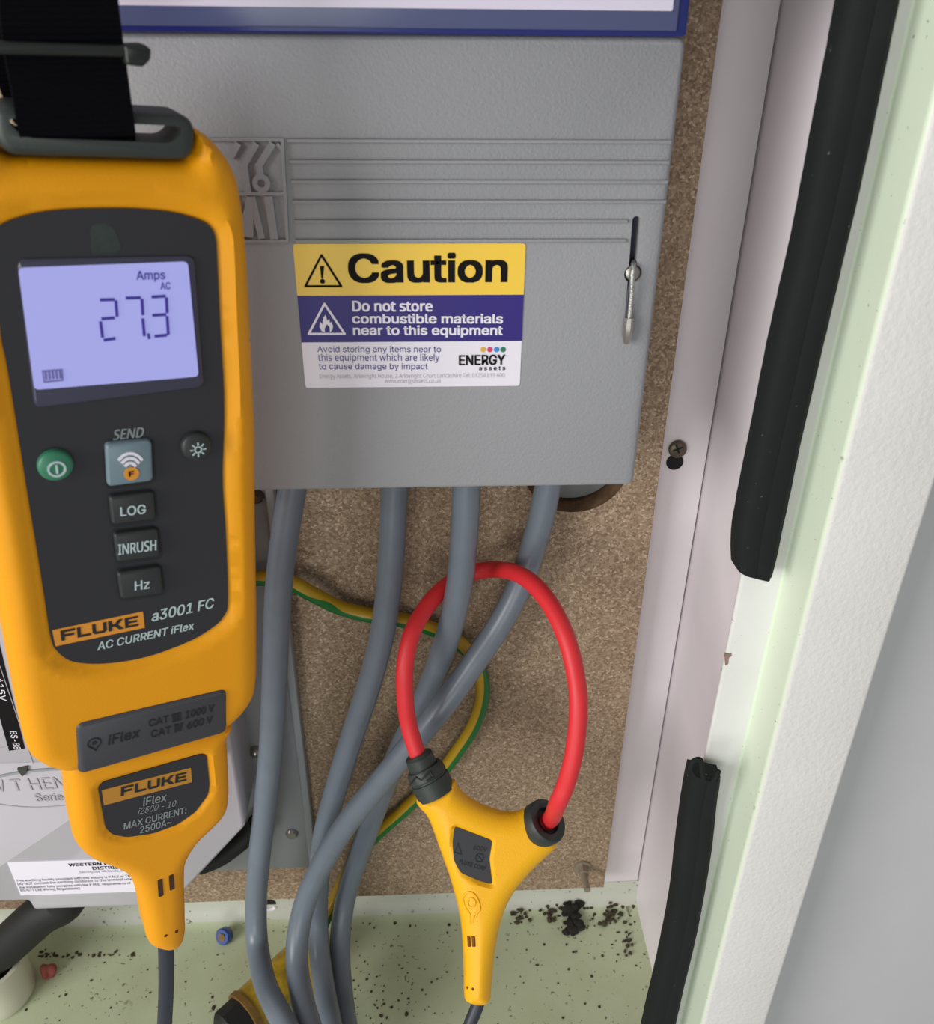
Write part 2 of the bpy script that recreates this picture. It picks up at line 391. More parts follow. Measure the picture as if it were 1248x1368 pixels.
def wordmark(fr, pl, pr, hpx, M, parent, h):
    a = fr.uv(*pl, h); b = fr.uv(*pr, h); ex = b-a; wd = np.linalg.norm(ex); ex /= wd; ey = np.array([-ex[1], ex[0]])
    ch = abs(np.dot(fr.uv(pl[0], pl[1]-hpx, h)-a, ey))
    for L in WORDMARK:
        Q = [a+x/5.18*wd*ex+y*ch*ey for x, y in L]
        obj('letter', [fr.P(u, v, h) for u, v in Q], [tuple(range(len(Q)))], M, parent, False)
def lines_mesh(name, strokes, w, fr, M, parent, h0, h1, px=True, **kw):
    """bars along polylines given in photo pixels, w metres wide"""
    V = []; Fc = []; hb_ = h1; q_ = 0
    for st in strokes:
        Q = fr.poly(st, h1) if px else np.array(st, float)
        for a, b in zip(Q[:-1], Q[1:]):
            q_ += 1; h1 = hb_ + 0.00002*(q_ % 4)
            e = b-a; e /= np.linalg.norm(e); nrm = np.array([-e[1], e[0]])*w/2; k = len(V)
            for p in (a-nrm-e*w/3, b-nrm+e*w/3, b+nrm+e*w/3, a+nrm-e*w/3):
                V.append(fr.P(p[0], p[1], h0)); V.append(fr.P(p[0], p[1], h1))
            Fc += [(k+1, k+3, k+5, k+7), (k, k+6, k+4, k+2)]
            for i in range(4): j = (i+1) % 4; Fc.append((k+2*i, k+2*j, k+2*j+1, k+2*i+1))
    return obj(name, V, Fc, M, parent, False, **kw)
def blob(name, c, r, M, parent=None, seed=0, rough=0.35, sub=3, **kw):
    rs = np.random.RandomState(seed); bm = bmesh.new(); bmesh.ops.create_icosphere(bm, subdivisions=sub, radius=1)
    k = rs.randn(14, 3)*2.2; ph = rs.rand(14)*6.28
    V = []
    for v in bm.verts:
        p = np.array(v.co); s = 1+rough*np.mean(np.sin(k@p+ph))*2.2
        V.append(np.array(c)+p*s*np.array(r))
    bm.verts.index_update(); Fc = [[v.index for v in f.verts] for f in bm.faces]; bm.free()
    return obj(name, V, Fc, M, parent, **kw)
def struct(o): o['kind'] = 'structure'; return o
def extrude_v(name, prof, z0, z1, M, bev=True, mi=None):
    """vertical extrusion of a plan profile [(x, d)], open polyline"""
    V = []; Fc = []; n = len(prof); zs = np.linspace(z0, z1, 2)
    for z in zs:
        for x, d in prof: V.append((x, -d, z))
    for i in range(n-1): Fc.append((i, i+1, n+i+1, n+i))
    return obj(name, V, Fc, M, None, True, mi=mi)

# ------------------------------------------------------------------ the setting: inside of the white cabinet
XS = 0.1343                                           # seam between back panel and side wall
ZT = 0.57
BL = -0.50
struct(box('wall_back', (BL, 0, 0), (XS-0.0005, 0.004, ZT), M_white))
struct(box('wall_behind', (BL-0.02, 0.0045, -0.02), (0.4, 0.01, ZT+0.02), M_dark))
def arc(cx, cy_, r, a0, a1, n=5): return [(cx+r*math.cos(math.radians(a)), cy_+r*math.sin(math.radians(a))) for a in np.linspace(a0, a1, n)]
wr = struct(extrude_v('wall_right', [(XS+0.0004, -0.004), (XS+0.0004, 0.086), (XS+0.003, 0.0895)], 0, ZT, M_white))
FL = 0.095; FRT = 0.117                               # depth of the flange under the seal, and of the outer face
xe = at(965, 900, FL)[0]; xk = at(1042, 792, FL)[0]; xo = at(1205, 792, FRT)[0]
prof = [(XS+0.001, FL-0.004), (xe+0.001, FL-0.004)] + arc(xe+0.0012, FL-0.0012, 0.0012, 200, 90, 4) + \
       arc(xk-0.0010, FL+0.0010, 0.0010, 270, 360, 4) + arc(xk+0.0022, FRT-0.0022, 0.0022, 180, 90, 6) + \
       arc(xo-0.002, FRT-0.002, 0.002, 90, 0, 5) + [(xo, 0.09)]
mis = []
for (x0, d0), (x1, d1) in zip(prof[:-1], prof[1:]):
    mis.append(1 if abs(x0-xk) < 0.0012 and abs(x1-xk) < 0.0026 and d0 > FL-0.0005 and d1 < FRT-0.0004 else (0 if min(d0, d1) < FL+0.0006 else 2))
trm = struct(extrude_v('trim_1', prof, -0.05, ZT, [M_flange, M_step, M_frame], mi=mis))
FW = wall_frame(FL)
plate('paint_chip', FW.poly([(969, 874), (977, 872), (978, 876), (974, 879), (973, 887), (969, 889)]), -0.001, 0.0001, FW, mat('bare_patch', (150, 122, 112), 0.7, var=0.3, vscale=600), trm)
struct(box('wall_front', (xo-0.004, -0.088, -0.1), (xo+0.4, -0.08, ZT), M_outer))
struct(box('ceiling', (BL, -0.117, ZT), (XS+0.06, 0.004, ZT+0.006), M_white))
struct(box('wall_left', (BL-0.006, -0.1, 0), (BL, 0.004, ZT), M_white))
# floor with a coved joint at the back
rc_ = 0.012
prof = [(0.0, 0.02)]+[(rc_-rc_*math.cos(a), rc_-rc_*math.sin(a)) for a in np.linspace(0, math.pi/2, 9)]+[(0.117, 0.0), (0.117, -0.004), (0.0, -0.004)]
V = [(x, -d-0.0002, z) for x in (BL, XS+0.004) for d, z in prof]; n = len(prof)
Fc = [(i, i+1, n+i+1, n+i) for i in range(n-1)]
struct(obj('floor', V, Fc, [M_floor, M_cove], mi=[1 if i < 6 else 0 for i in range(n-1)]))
struct(box('trim_light_block', (BL, -0.117, 0.535), (XS+0.05, -0.095, ZT), M_white, bev=0.002))  # unseen top lintel, added to keep light off the upper interior

# chipboard mounting board with a round cable hole
BF = 0.015
WB = wall_frame(BF)
xb = 0.1079; zb = at(500, 1197, BF)[2]
bo = box('chipboard', (BL+0.01, -BF, zb), (xb, -0.0003, ZT-0.01), [M_chip, M_edge], bev=0.0004)
props(bo, 'brown chipboard mounting board behind the grey meter box and cables', 'board')
hc = at(771, 622, BF); hr = 0.0245
bm = bmesh.new(); bmesh.ops.create_cone(bm, cap_ends=True, segments=64, radius1=hr, radius2=hr, depth=0.1)
bm.verts.index_update()
cv = [(hc[0]+v.co.x, v.co.z, hc[2]+v.co.y) for v in bm.verts]; cf = [[v.index for v in f.verts] for f in bm.faces]; bm.free()
ctr = obj('cutter', cv, cf, M_edge); cut(bo, ctr)
for p in bo.data.polygons:                             # the wall of the hole is bare cut wood
    c = bo.matrix_basis @ p.center
    if abs(math.hypot(c.x-hc[0], c.z-hc[2])-hr) < 0.002 and abs(p.normal.y) < 0.5: p.material_index = 1
hb_ = np.array([hc[0], 0, hc[2]])
# stud with nut at the bottom right corner of the board
p0 = at(778, 1157, BF)
st = thing('threaded_stud', p0, 'dull steel stud with nut and washer in the bottom right of the chipboard', 'bolt')
tube('washer', [p0, p0+[0, -0.0015, 0]], 0.0052, M_dullsteel, st, seg=24, smooth_n=0)
tube('nut', [p0+[0, -0.0015, 0], p0+[0, -0.006, 0]], 0.0036, M_dullsteel, st, seg=6, smooth_n=0)
tube('rod', [p0, p0+[0.0004, -0.017, 0]], 0.0020, M_dullsteel, st, seg=12, smooth_n=0)
# key-hole screw in the back panel
p0 = at(905.5, 600, 0.001); h0 = at(901.5, 617, 0.0)
sc = thing('panel_screw', p0, 'bronze cross head screw in a keyhole of the white back panel', 'screw')
tube('head', [p0+[0, 0.001, 0], p0, p0+[0, -0.0012, 0], p0+[0, -0.0018, 0]], [0.0042, 0.0044, 0.0040, 0.0028], M_screw, sc, seg=24, smooth_n=0)
WS = wall_frame(0.001+0.0018)
q = WS.uv(905.5, 600, 0)
lines_mesh('cross_slot', [[q+[-0.0019, -0.0008], q+[0.0019, 0.0008]], [q+[-0.0008, 0.0019], q+[0.0008, -0.0019]]], 0.0009, WS, M_dark, sc, -0.0006, 0.00015, px=False)
tube('keyhole', [h0+[0, 0.002, 0], h0+[0, -0.0004, 0]], 0.0041, M_dark, sc, seg=24, smooth_n=0)
# drain hole in the back panel near the floor
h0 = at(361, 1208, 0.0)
dh = thing('drain_hole', h0, 'small hole with a white crescent of daylight low in the white back panel', 'hole')
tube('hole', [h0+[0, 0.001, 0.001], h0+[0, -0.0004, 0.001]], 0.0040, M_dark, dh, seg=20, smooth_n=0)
tube('lip', [h0+[0.0036*math.cos(a), -0.0008, -0.0002+0.0036*math.sin(a)] for a in np.linspace(math.pi*1.08, math.pi*1.92, 9)], 0.0012, M_stwhite, dh, seg=8, smooth_n=2)  # white crescent stands in for daylight at the hole's lower edge

# rubber door seals: two lengths on the flange
def seal(name, pts_l, pts_r, label, curl=0.0):
    # cross-section bulb strip following left/right pixel edges
    d0, d1 = FL, FL+0.0105
    n = 26; L = cr([at(x, y, d1-0.003) for x, y in pts_l], 8); Rr = cr([at(x, y, d1-0.003) for x, y in pts_r], 8)
    def rs(P, n):
        s = np.concatenate([[0], np.cumsum(np.linalg.norm(np.diff(P, axis=0), axis=1))]); t = np.linspace(0, s[-1], n)
        return np.stack([np.interp(t, s, P[:, k]) for k in range(3)], 1)
    n = 60; L = rs(L, n); Rr = rs(Rr, n)
    sec = [(0.0, -0.0075), (0.0, -0.002), (0.03, 0.0006), (0.10, 0.0022), (0.22, 0.003), (0.44, 0.0031), (0.47, 0.0029), (0.50, 0.0031), (0.80, 0.0029), (0.87, 0.0020),
           (0.90, 0.0004), (1.0, -0.001), (1.0, -0.0075)]
    V = []; Fc = []; k = len(sec); rr = np.random.RandomState(5)
    for i in range(n):
        c = 0.0
        if curl: c = curl*max(0, 1-i/8)**2
        for (t, h) in sec:
            p = L[i]*(1-t)+Rr[i]*t; wob = 0.00012*math.sin(i*0.35+t*3)+0.00005*rr.randn()
            V.append(p+np.array([wob, -h-c+wob*0.5, 0.0001*rr.randn()]))
    for i in range(n-1):
        for j in range(k):
            jj = (j+1) % k; Fc.append((i*k+j, i*k+jj, (i+1)*k+jj, (i+1)*k+j))
    Fc.append(tuple(range(k))); Fc.append(tuple((n-1)*k+j for j in range(k))[::-1])
    o = obj(name, V, Fc, M_rubber); return props(o, label, 'seal', 'rubber door seals')
seal('rubber_seal', [(1139, -45), (1130, 0), (1074, 290), (1028, 500), (990, 690), (984, 735), (985, 762)], [(1214, -45), (1205, 0), (1143, 290), (1093, 500), (1051, 690), (1040, 745), (1033, 773)],
     'upper black rubber seal strip ending in a cut edge on the white frame')
sl = seal('rubber_seal', [(921, 1022), (917, 1060), (907, 1140), (893, 1240), (864, 1368), (855, 1410)], [(960, 1030), (960, 1060), (950, 1150), (934, 1240), (904, 1368), (895, 1410)],
     'lower black rubber seal strip with a curled lip at its top end', 0.004)
# torn lip curling at the top of the lower seal
a0 = at(925, 1022, FL+0.014)
lip = [at(x, y, FL+0.016) for x, y in ((922, 1028), (926, 1017), (936, 1015), (938, 1027), (941, 1040), (950, 1044), (957, 1038), (960, 1030))]
tube('torn_lip', lip, 0.0011, M_rubber, sl, seg=8, smooth_n=4)

# ------------------------------------------------------------------ electricity meter and its terminal cover
DC = 0.07
WC = wall_frame(DC)
zt = at(540, 46, DC)[2]; zbm = at(590, 653, DC)[2]
xr = (at(917, 60, DC)[0]+at(852, 600, DC)[0])/2; xl = -0.098
cov = thing('terminal_cover', (0.01, -0.045, zbm), 'grey ribbed plastic cover with a yellow caution sticker above the grey cables', 'meter cover')
outl = round_poly([(xl, zbm), (xr, zbm), (xr, zt), (xl, zt)], 0.0032, 6)
cb = plate('cover_body', outl, BF-DC+0.001, 0.0, WC, M_cover, cov, bev=0.0016)
# slot down to the sealing screw
sl0 = WC.uv(850, 294); sl1 = WC.uv(839, 436)
sw = 0.0013
nrm = (sl1-sl0)/np.linalg.norm(sl1-sl0); pp = np.array([-nrm[1], nrm[0]])
cap_pts = [sl0+pp*sw*math.cos(a)-nrm*sw*math.sin(a) for a in np.linspace(0, math.pi, 7)]+[sl1-pp*sw*math.cos(a)+nrm*sw*math.sin(a) for a in np.linspace(0, math.pi, 7)]
c1 = plate('cutter', np.array(cap_pts), -0.007, 0.004, WC, M_dark); cut(cb, c1)
sc0 = WC.uv(846, 366)
c2 = plate('cutter', ell(sc0, 0.0031, 28), -0.004, 0.004, WC, M_dark); cut(cb, c2)
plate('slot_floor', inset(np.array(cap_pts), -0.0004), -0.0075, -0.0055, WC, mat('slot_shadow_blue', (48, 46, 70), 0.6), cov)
plate('screw_head', ell(sc0, 0.0028, 24), -0.004, -0.0006, WC, M_steel, cov, bev=0.0006)
for y, xe_ in ((188.5, 897), (216, 894), (242.5, 892), (269, 889.5), (295, 838), (321, 836)):
    x0 = {188.5: 384, 216: 387, 242.5: 389.5, 269: 391.5, 295: 393.5, 321: 395}[y]
    a = WC.uv(x0, y); b = WC.uv(xe_, y); h = 0.00055; z = (a[1]+b[1])/2
    plate('ridge', np.array([(a[0], z-h), (b[0], z-h), (b[0], z+h), (a[0], z+h)]), -0.001, 0.0012, WC, M_cover, cov, bev=0.00025)
# embossed emblem
em = []
tl, tr, br, bl = (250, 186), (377, 187), (384, 322), (262, 323)
emb = lines_mesh('emblem', [[tl, tr, br, bl, tl], [(256, 259), (381, 259)]], 0.0010, WC, M_cover, cov, -0.001, 0.0012)
lines_mesh('trace', [[(341, 194), (326, 220), (331, 256)], [(363, 194), (346, 221), (348, 235)], [(317, 194), (309, 208)]], 0.0021, WC, M_cover, emb, -0.001, 0.0012)
lines_mesh('trace', [[(371, 193), (375, 198)]], 0.0010, WC, M_cover, emb, -0.001, 0.0012)
rc = WC.uv(350, 244)
t_ = np.linspace(0, 2*math.pi, 25)
lines_mesh('ring', [[rc+np.array([0.0020*math.cos(a), 0.0020*math.sin(a)]) for a in t_]], 0.0016, WC, M_cover, emb, -0.001, 0.0012, px=False)
lines_mesh('letter_i', [[(359, 266), (366, 316)]], 0.0026, WC, M_cover, emb, -0.001, 0.0012)
lines_mesh('letter_m', [[(316, 316), (310, 266), (331, 312)], [(334, 266), (334, 314)], [(337, 266), (349, 316)], [(334, 267), (322, 316)]], 0.0022, WC, M_cover, emb, -0.001, 0.0012)
# caution sticker, a part of the cover
cor = WC.poly([(392, 325), (703, 325), (694, 516), (407.5, 517)])
cx0, cx1 = cor[[0, 3], 0].mean(), cor[[1, 2], 0].mean(); cz0, cz1 = cor[[2, 3], 1].mean(), cor[[0, 1], 1].mean()
cy1 = WC.uv(550, 394)[1]; cy2 = WC.uv(550, 456)[1]
def rpart(a, b, c, d, rr): return round_poly([(a, b), (c, b), (c, d), (a, d)], rr, 4)
stk = plate('caution_sticker', rpart(cx0, cz0, cx1, cz1, 0.0012), 0.0, 0.00025, WC, M_stwhite, cov, label='yellow, purple and white caution sticker with black Caution heading')
def toprect(a, b, c, d, rr):
    P = [(a, b), (c, b)]+[(c-rr+rr*math.cos(t), d-rr+rr*math.sin(t)) for t in np.linspace(0, math.pi/2, 5)]+[(a+rr-rr*math.sin(t), d-rr+rr*math.cos(t)) for t in np.linspace(0, math.pi/2, 5)]
    return np.array(P)
plate('yellow_band', toprect(cx0, cy1, cx1, cz1, 0.0012), 0.0002, 0.00035, WC, M_styellow, stk, label='yellow band of the sticker')
plate('purple_band', np.array([(cx0, cy2), (cx1, cy2), (cx1, cy1), (cx0, cy1)]), 0.0002, 0.00035, WC, M_stblue, stk, label='purple band of the sticker')
H = 0.00045
text('lettering', 'Caution', WC, (466, 378), (678, 377), 39, M_black, stk, H, 0.027)
for s, l, r, y, in (('Do not store', 471, 578, 416), ('combustible materials', 471, 672, 432), ('near to this equipment', 472, 671.5, 447.5)):
    text('lettering', s, WC, (l, y), (r, y), 12.6, M_stwhite, stk, H, 0.024)
for s, l, r, y in (('Avoid storing any items near to', 424, 589, 470.5), ('this equipment which are likely', 425, 587, 482), ('to cause damage by impact', 426, 571.5, 493.3)):
    text('lettering', s, WC, (l, y), (r, y), 8.0, M_inkblue, stk, H, 0.004)
text('lettering', 'Energy Assets, Arkwright House, 2 Arkwright Court Lancashire Tel: 01254 819 600', WC, (427, 505.5), (674, 504), 5, M_inkgrey, stk, H, 0.004)
text('lettering', 'www.energyassets.co.uk', WC, (514, 511.5), (589, 511.2), 5, M_inkgrey, stk, H, 0.004)
text('logo_lettering', 'ENERGY', WC, (613, 488), (675, 487), 13.5, M_black, stk, H, 0.02)
text('logo_lettering', 'a s s e t s', WC, (640, 494.6), (675, 494.3), 5.5, M_black, stk, H, 0.015)
for x, c in ((645.5, (222, 180, 60)), (654.5, (214, 60, 110)), (663.5, (60, 140, 210)), (672, (30, 120, 90))):
    plate('logo_dot', ell(WC.uv(x, 466.5), 0.00098, 16), 0.0002, H, WC, mat('dot', c, 0.5), stk)
lines_mesh('warning_triangle', [[(429.5, 341), (408, 382.5), (456, 382.5), (429.5, 341)]], 0.00075, WC, M_black, stk, 0.0002, H)
plate('exclamation_mark', WC.poly([(427.5, 355), (433.5, 355), (431.8, 371.5), (429.4, 371.5)]), 0.0002, H, WC, M_black, stk)
plate('exclamation_dot', ell(WC.uv(431, 375.5), 0.00085, 14), 0.0002, H, WC, M_black, stk)
lines_mesh('warning_triangle', [[(433.5, 406), (412.5, 446), (460.5, 446), (433.5, 406)]], 0.00075, WC, M_stwhite, stk, 0.0002, H)
plate('flame', WC.poly([(430, 442), (427, 436), (427.5, 429), (431, 433), (432, 424), (435, 420), (437.5, 428), (440, 425.5), (441, 431), (443, 429.5), (445, 435), (444, 441), (441, 443), (440.5, 437), (437, 432.5), (434, 438), (434, 443)]),
      0.0002, H, WC, M_stwhite, stk)
# sealing wire threaded through the cover screw
p0 = at(838, 440, DC+0.003)
sw_ = thing('seal_wire', p0, 'twisted steel seal wire with a crimped ferrule hanging from the cover screw', 'wire seal')
tube('wire', [at(846.5, 349, DC-0.003), at(846.5, 356, DC+0.002), at(845, 372, DC+0.0035), at(844, 395, DC+0.003), at(841, 427, DC+0.003)], 0.00085, M_wire, sw_, seg=10)
tube('wire', [at(842, 375, DC-0.001), at(839.5, 395, DC+0.001), at(837, 428, DC+0.002)], 0.0005, M_lead, sw_, seg=8, label='dark second strand')
tube('ferrule', [at(840.5, 424, DC+0.003), at(839.5, 432, DC+0.003), at(838, 446, DC+0.003), at(837.5, 458, DC+0.0025)], [0.0016, 0.0019, 0.0019, 0.0012], M_steel, sw_, seg=8, smooth_n=0)
# meter body above with blue rimmed window
em_ = thing('electricity_meter', (0.01, -0.045, zt+0.0005), 'electricity meter with a navy blue rim and pale face above the grey cover', 'meter')
zm = 0.05
DM = DC+0.004; WM = wall_frame(DM)
xm = at(919, 30, DM)[0]
plate('meter_body', round_poly([(xl, zt+0.0006), (xm-0.001, zt+0.0006), (xm-0.001, zt+zm), (xl, zt+zm)], 0.003), BF-DM+0.001, -0.002, WM, M_cover, em_, bev=0.001)
zl = WM.uv(540, 46)[1]; zs = WM.uv(540, 38)[1]; zp = WM.uv(540, 11)[1]
xs1 = WM.uv(906, 20)[0]; xs2 = WM.uv(898, 8)[0]
plate('blue_rim', rpart(xl, zl, xm, zt+zm, 0.001), -0.006, 0.0, WM, M_navy, em_, bev=0.0006)
plate('window_rim', rpart(xl+0.002, zs, xs1, zt+zm-0.002, 0.0006), -0.003, 0.0008, WM, M_slate, em_, bev=0.0004)
plate('face_plate', rpart(xl+0.004, zp, xs2, zt+zm-0.004, 0.0006), -0.003, 0.0012, WM, M_nameplate, em_)

tube('rear_spigot', [hb_+[0, -0.0006, 0], hb_+[0, -0.0035, 0]], hr-0.0012, mat('grey_spigot', (128, 132, 130), 0.6), em_, seg=40, smooth_n=0)  # grey metal disc set in the cable hole
# ------------------------------------------------------------------ cables
def cable(pts, label, r=0.006, M=M_cable, name='meter_tail_cable', group='grey meter tails', **kw):
    o = tube(name, [at(*p) for p in pts], r, M, seg=24, smooth_n=8, **kw); return props(o, label, 'cable', group)
cable([(402, 560, .043), (398, 610, .043), (390, 657, .044), (380, 720, .045), (373, 780, .046), (369, 850, .046), (366.5, 920, .046), (362, 1000, .046), (354, 1080, .046), (346, 1150, .046), (342, 1210, .049), (344, 1262, .060), (353, 1310, .082), (368, 1345, .100), (392, 1390, .118), (405, 1425, .130)],
      'leftmost grey cable running down beside the hanging yellow meter')
cable([(530, 560, .033), (530, 610, .033), (527, 660, .033), (523, 740, .034), (518, 800, .034), (508, 860, .034), (490, 925, .035), (470, 985, .036), (450, 1050, .037), (434, 1110, .038), (427, 1160, .038), (424, 1215, .042), (426, 1265, .053), (433, 1320, .072), (442, 1368, .092), (450, 1420, .112)],
      'second grey cable from the left below the grey cover')
cable([(622, 560, .047), (623, 610, .047), (623, 660, .047), (620, 720, .047), (614, 780, .046), (601, 840, .042), (581, 900, .034), (560, 950, .031), (535, 1000, .031), (510, 1060, .031), (488, 1120, .031), (470, 1170, .031), (459, 1215, .036), (454, 1265, .048), (457, 1320, .066), (463, 1368, .086), (470, 1420, .106)],
      'third grey cable, threaded through the red flexible coil')
cable([(740, 560, .027), (738, 610, .027), (731, 655, .027), (717, 715, .027), (695, 780, .029), (667, 835, .034), (630, 890, .042), (590, 945, .049), (545, 1000, .052), (500, 1055, .054), (460, 1105, .055), (430, 1155, .055), (408, 1205, .058), (398, 1250, .066), (397, 1290, .077), (404, 1335, .094), (413, 1368, .107), (428, 1420, .126)],
      'rightmost grey cable crossing in front of the others below the red coil')
cable([(304, 781, .0265), (322, 776, .0265), (350, 772, .0265), (385, 777, .0270), (420, 795, .0262), (455, 812, .022), (500, 823, .022), (545, 830, .0215), (585, 843, .021), (615, 860, .021), (637, 888, .0215), (645, 925, .022), (635, 965, .022), (610, 1005, .022), (580, 1043, .022), (540, 1082, .021), (500, 1118, .020), (470, 1155, .020), (448, 1200, .024), (428, 1245, .038), (417, 1290, .056), (418, 1330, .071), (425, 1368, .083), (432, 1420, .102)],
      'green and yellow earth wire looping behind the grey cables', 0.0037, [M_green, M_yellowstripe], 'earth_wire', None, stripe=np.array([-0.42, -0.25, 0.87]))

# ------------------------------------------------------------------ service cut-out at lower left
DP = BF+0.004
WP = wall_frame(DP)
ct = thing('service_cutout', at(150, 1203, DP), 'light grey fuse cut-out on a steel plate below the hanging yellow meter', 'fuse box')
xpr = at(411, 1040, DP)[0]; zpb = at(380, 1161, DP)[2]; zpt = at(370, 640, DP)[2]
bp_ = plate('back_plate', round_poly([(-0.26, zpb), (xpr, zpb), (xpr, zpt), (-0.26, zpt)], 0.001, 3), -0.0035, 0.0, WP, M_plate, ct, bev=0.001)
plate('plate_lip', np.array([(xpr-0.0042, zpb), (xpr, zpb), (xpr, zpt), (xpr-0.0042, zpt)]), 0.0, 0.002, WP, M_plate, ct, bev=0.0008)
p0 = at(390, 1113, DP)
tube('fixing_screw', [p0, p0+[0, -0.001, 0], p0+[0, -0.0022, 0]], [0.0036, 0.0036, 0.0026], M_steel, bp_, seg=18, smooth_n=0)
p0 = at(342, 1002, DP)
tube('fixing_screw', [p0, p0+[0, -0.002, 0], p0+[0, -0.0035, 0], p0+[0, -0.0042, 0]], [0.0034, 0.0032, 0.0022, 0.0008], M_steel, bp_, seg=18, smooth_n=0)
p0 = at(343, 662, DP)
tube('fixing_screw', [p0, p0+[0, -0.002, 0], p0+[0, -0.0035, 0]], [0.0034, 0.0032, 0.0018], M_screw, bp_, seg=18, smooth_n=0)
DB = 0.053; WBd = wall_frame(DB)
xbr = (at(302, 973, DB)[0]+at(330, 1105, DB)[0])/2
bod = WBd.poly([(330, 1105), (247, 1190), (235, 1196), (45, 1217), (38, 1204), (-90, 1215)])
body = np.array([(xbr, at(300, 955, DB)[2]), (xbr, bod[0][1]), bod[1], (WBd.uv(228, 1209)[0], WBd.uv(60, 1216)[1]), (bod[3][0], WBd.uv(60, 1216)[1]), (bod[4][0], WBd.uv(38, 1204)[1]), (-0.26, WBd.uv(38, 1204)[1]), (-0.26, at(300, 955, DB)[2])])
plate('base_body', round_poly(body, 0.0022, 4), DP-DB, 0.0, WBd, M_lightgrey, ct, bev=0.0018)
DU = 0.058; WU = wall_frame(DU)
up_ = plate('fuse_carrier', round_poly(np.array([(-0.26, WU.uv(60, 1020)[1]), (WU.uv(288, 960)[0], WU.uv(60, 1020)[1]), (WU.uv(288, 960)[0], zpt+0.01), (-0.26, zpt+0.01)]), 0.002, 3), -0.038, 0.0, WU, M_lightgrey, ct, bev=0.0014)
blk = WU.poly([(-28, 860), (-2, 857), (33, 1000), (12, 1003)], 0.0003)
lab_ = plate('rating_label', blk, 0.0, 0.0003, WU, M_black, ct, label='narrow black label with white upright print')
def vtext(s, a, b, wpx, parent):
    """print running downwards from pixel a to pixel b"""
    V, Fc = glyphs(s, 0); A = WU.uv(*a, 0.0005); B = WU.uv(*b, 0.0005); ex = B-A; wd = np.linalg.norm(ex); ex /= wd; ey = np.array([-ex[1], ex[0]])
    ch = abs(np.dot(WU.uv(a[0]+wpx, a[1], 0.0005)-A, ey)); x0, x1 = V[:, 0].min(), V[:, 0].max()
    Q = A+((V[:, 0]-x0)/(x1-x0)*wd)[:, None]*ex+(V[:, 1]/cap(0)*ch)[:, None]*ey
    obj('lettering', [WU.P(u, v, 0.0005) for u, v in Q], Fc, M_stwhite, parent, False)
vtext('BS-88', (13, 977), (19, 1001), 9, lab_)
vtext('415V', (-6, 905), (0, 936), 9, lab_)
lines_mesh('groove', [[(0, 890), (44, 1020)], [(-5, 1000), (11, 997)]], 0.0003, WU, M_emb, ct, 0.0, 0.0003)
arcp = [(-40, 1046), (0, 1036), (40, 1029), (90, 1026), (140, 1030)]
lines_mesh('moulded_rim', [cr([WBd.uv(*p) for p in arcp], 6)], 0.0011, WBd, M_plate, ct, -0.001, 0.0010, px=False)
lines_mesh('moulded_rim', [cr([WBd.uv(*p) for p in [(-40, 1065), (0, 1074), (45, 1078), (90, 1075), (140, 1066)]], 6)], 0.0005, WBd, M_emb, ct, -0.001, 0.0004, px=False)
plate('notch', WBd.poly([(24, 1025), (38, 1022), (37, 1030), (31, 1035)]), 0.0, 0.0013, WBd, mat('dark_notch', (60, 60, 52), 0.6), ct)
text('moulded_lettering', 'W T HENLEY', WBd, (-14, 1059), (136, 1051), 16, M_emb, ct, 0.0004, 0.0)
text('moulded_lettering', 'Series', WBd, (48, 1071), (93, 1069), 10, M_emb, ct, 0.0004, 0.01)
lb = WBd.poly([(10, 1151.5), (190, 1146), (205, 1190), (28, 1195.5)])
la = plate('paper_label', lb, 0.0, 0.0003, WBd, M_stwhite, ct, label='white printed paper label')
T2 = 0.00045
text('lettering', 'WESTERN POWER', WBd, (92, 1157.5), (172, 1154.5), 3.9, M_black, la, T2, 0.02)
text('lettering', 'DISTRIBUTION', WBd, (124, 1162), (190, 1159.5), 3.7, M_black, la, T2, 0.02)
text('lettering', 'Serving the Midlands, South West', WBd, (106, 1166.5), (190, 1163.5), 2.8, M_greyprint, la, T2, 0.0)
for s, a, b in (('This earthing facility provided with this supply is P.M.E or TN C-S', (22, 1178), (187, 1171)), ('DO NOT connect the earthing conductor to this terminal unless', (24, 1182.5), (182, 1175.5)),
                ('the installation fully complies with the P.M.E. requirements of', (26, 1187), (175, 1181)), ('BS7671 (IEE Wiring Regulations).', (28, 1191), (108, 1188))):
    text('lettering', s, WBd, a, b, 2.8, M_labelink, la, T2, 0.0)

# thick black service cable into the cream pipe, and the black tail behind the cut-out
pc = at(-12, 1303, 0.045); zr = pc[2]
pi = thing('conduit_pipe', (pc[0], pc[1], 0.0), 'cream plastic pipe stub standing on the floor under the cut-out', 'pipe')
V = []; Fc = []; ns = 40
for r_, z_ in ((0.0205, 0.0), (0.0215, 0.003), (0.0205, 0.006), (0.0205, 0.03), (0.0180, 0.03), (0.0180, 0.002)):
    V += [(pc[0]+r_*math.cos(t), pc[1]+r_*math.sin(t), z_) for t in np.linspace(0, 2*math.pi, ns, endpoint=False)]
for k in range(5):
    for i in range(ns): j = (i+1) % ns; Fc.append((k*ns+i, k*ns+j, (k+1)*ns+j, (k+1)*ns+i))
obj('pipe_wall', V, Fc, M_pipe, pi)
sc_ = tube('service_cable', [(pc[0], pc[1], 0.004), (pc[0], pc[1], 0.028), at(10, 1262, 0.045), at(55, 1222, 0.043), at(85, 1205, 0.041), (at(95, 1200, 0.04)[0], -0.04, WBd.uv(38, 1204)[1]-0.006)], 0.0115, M_blackcable, seg=24)
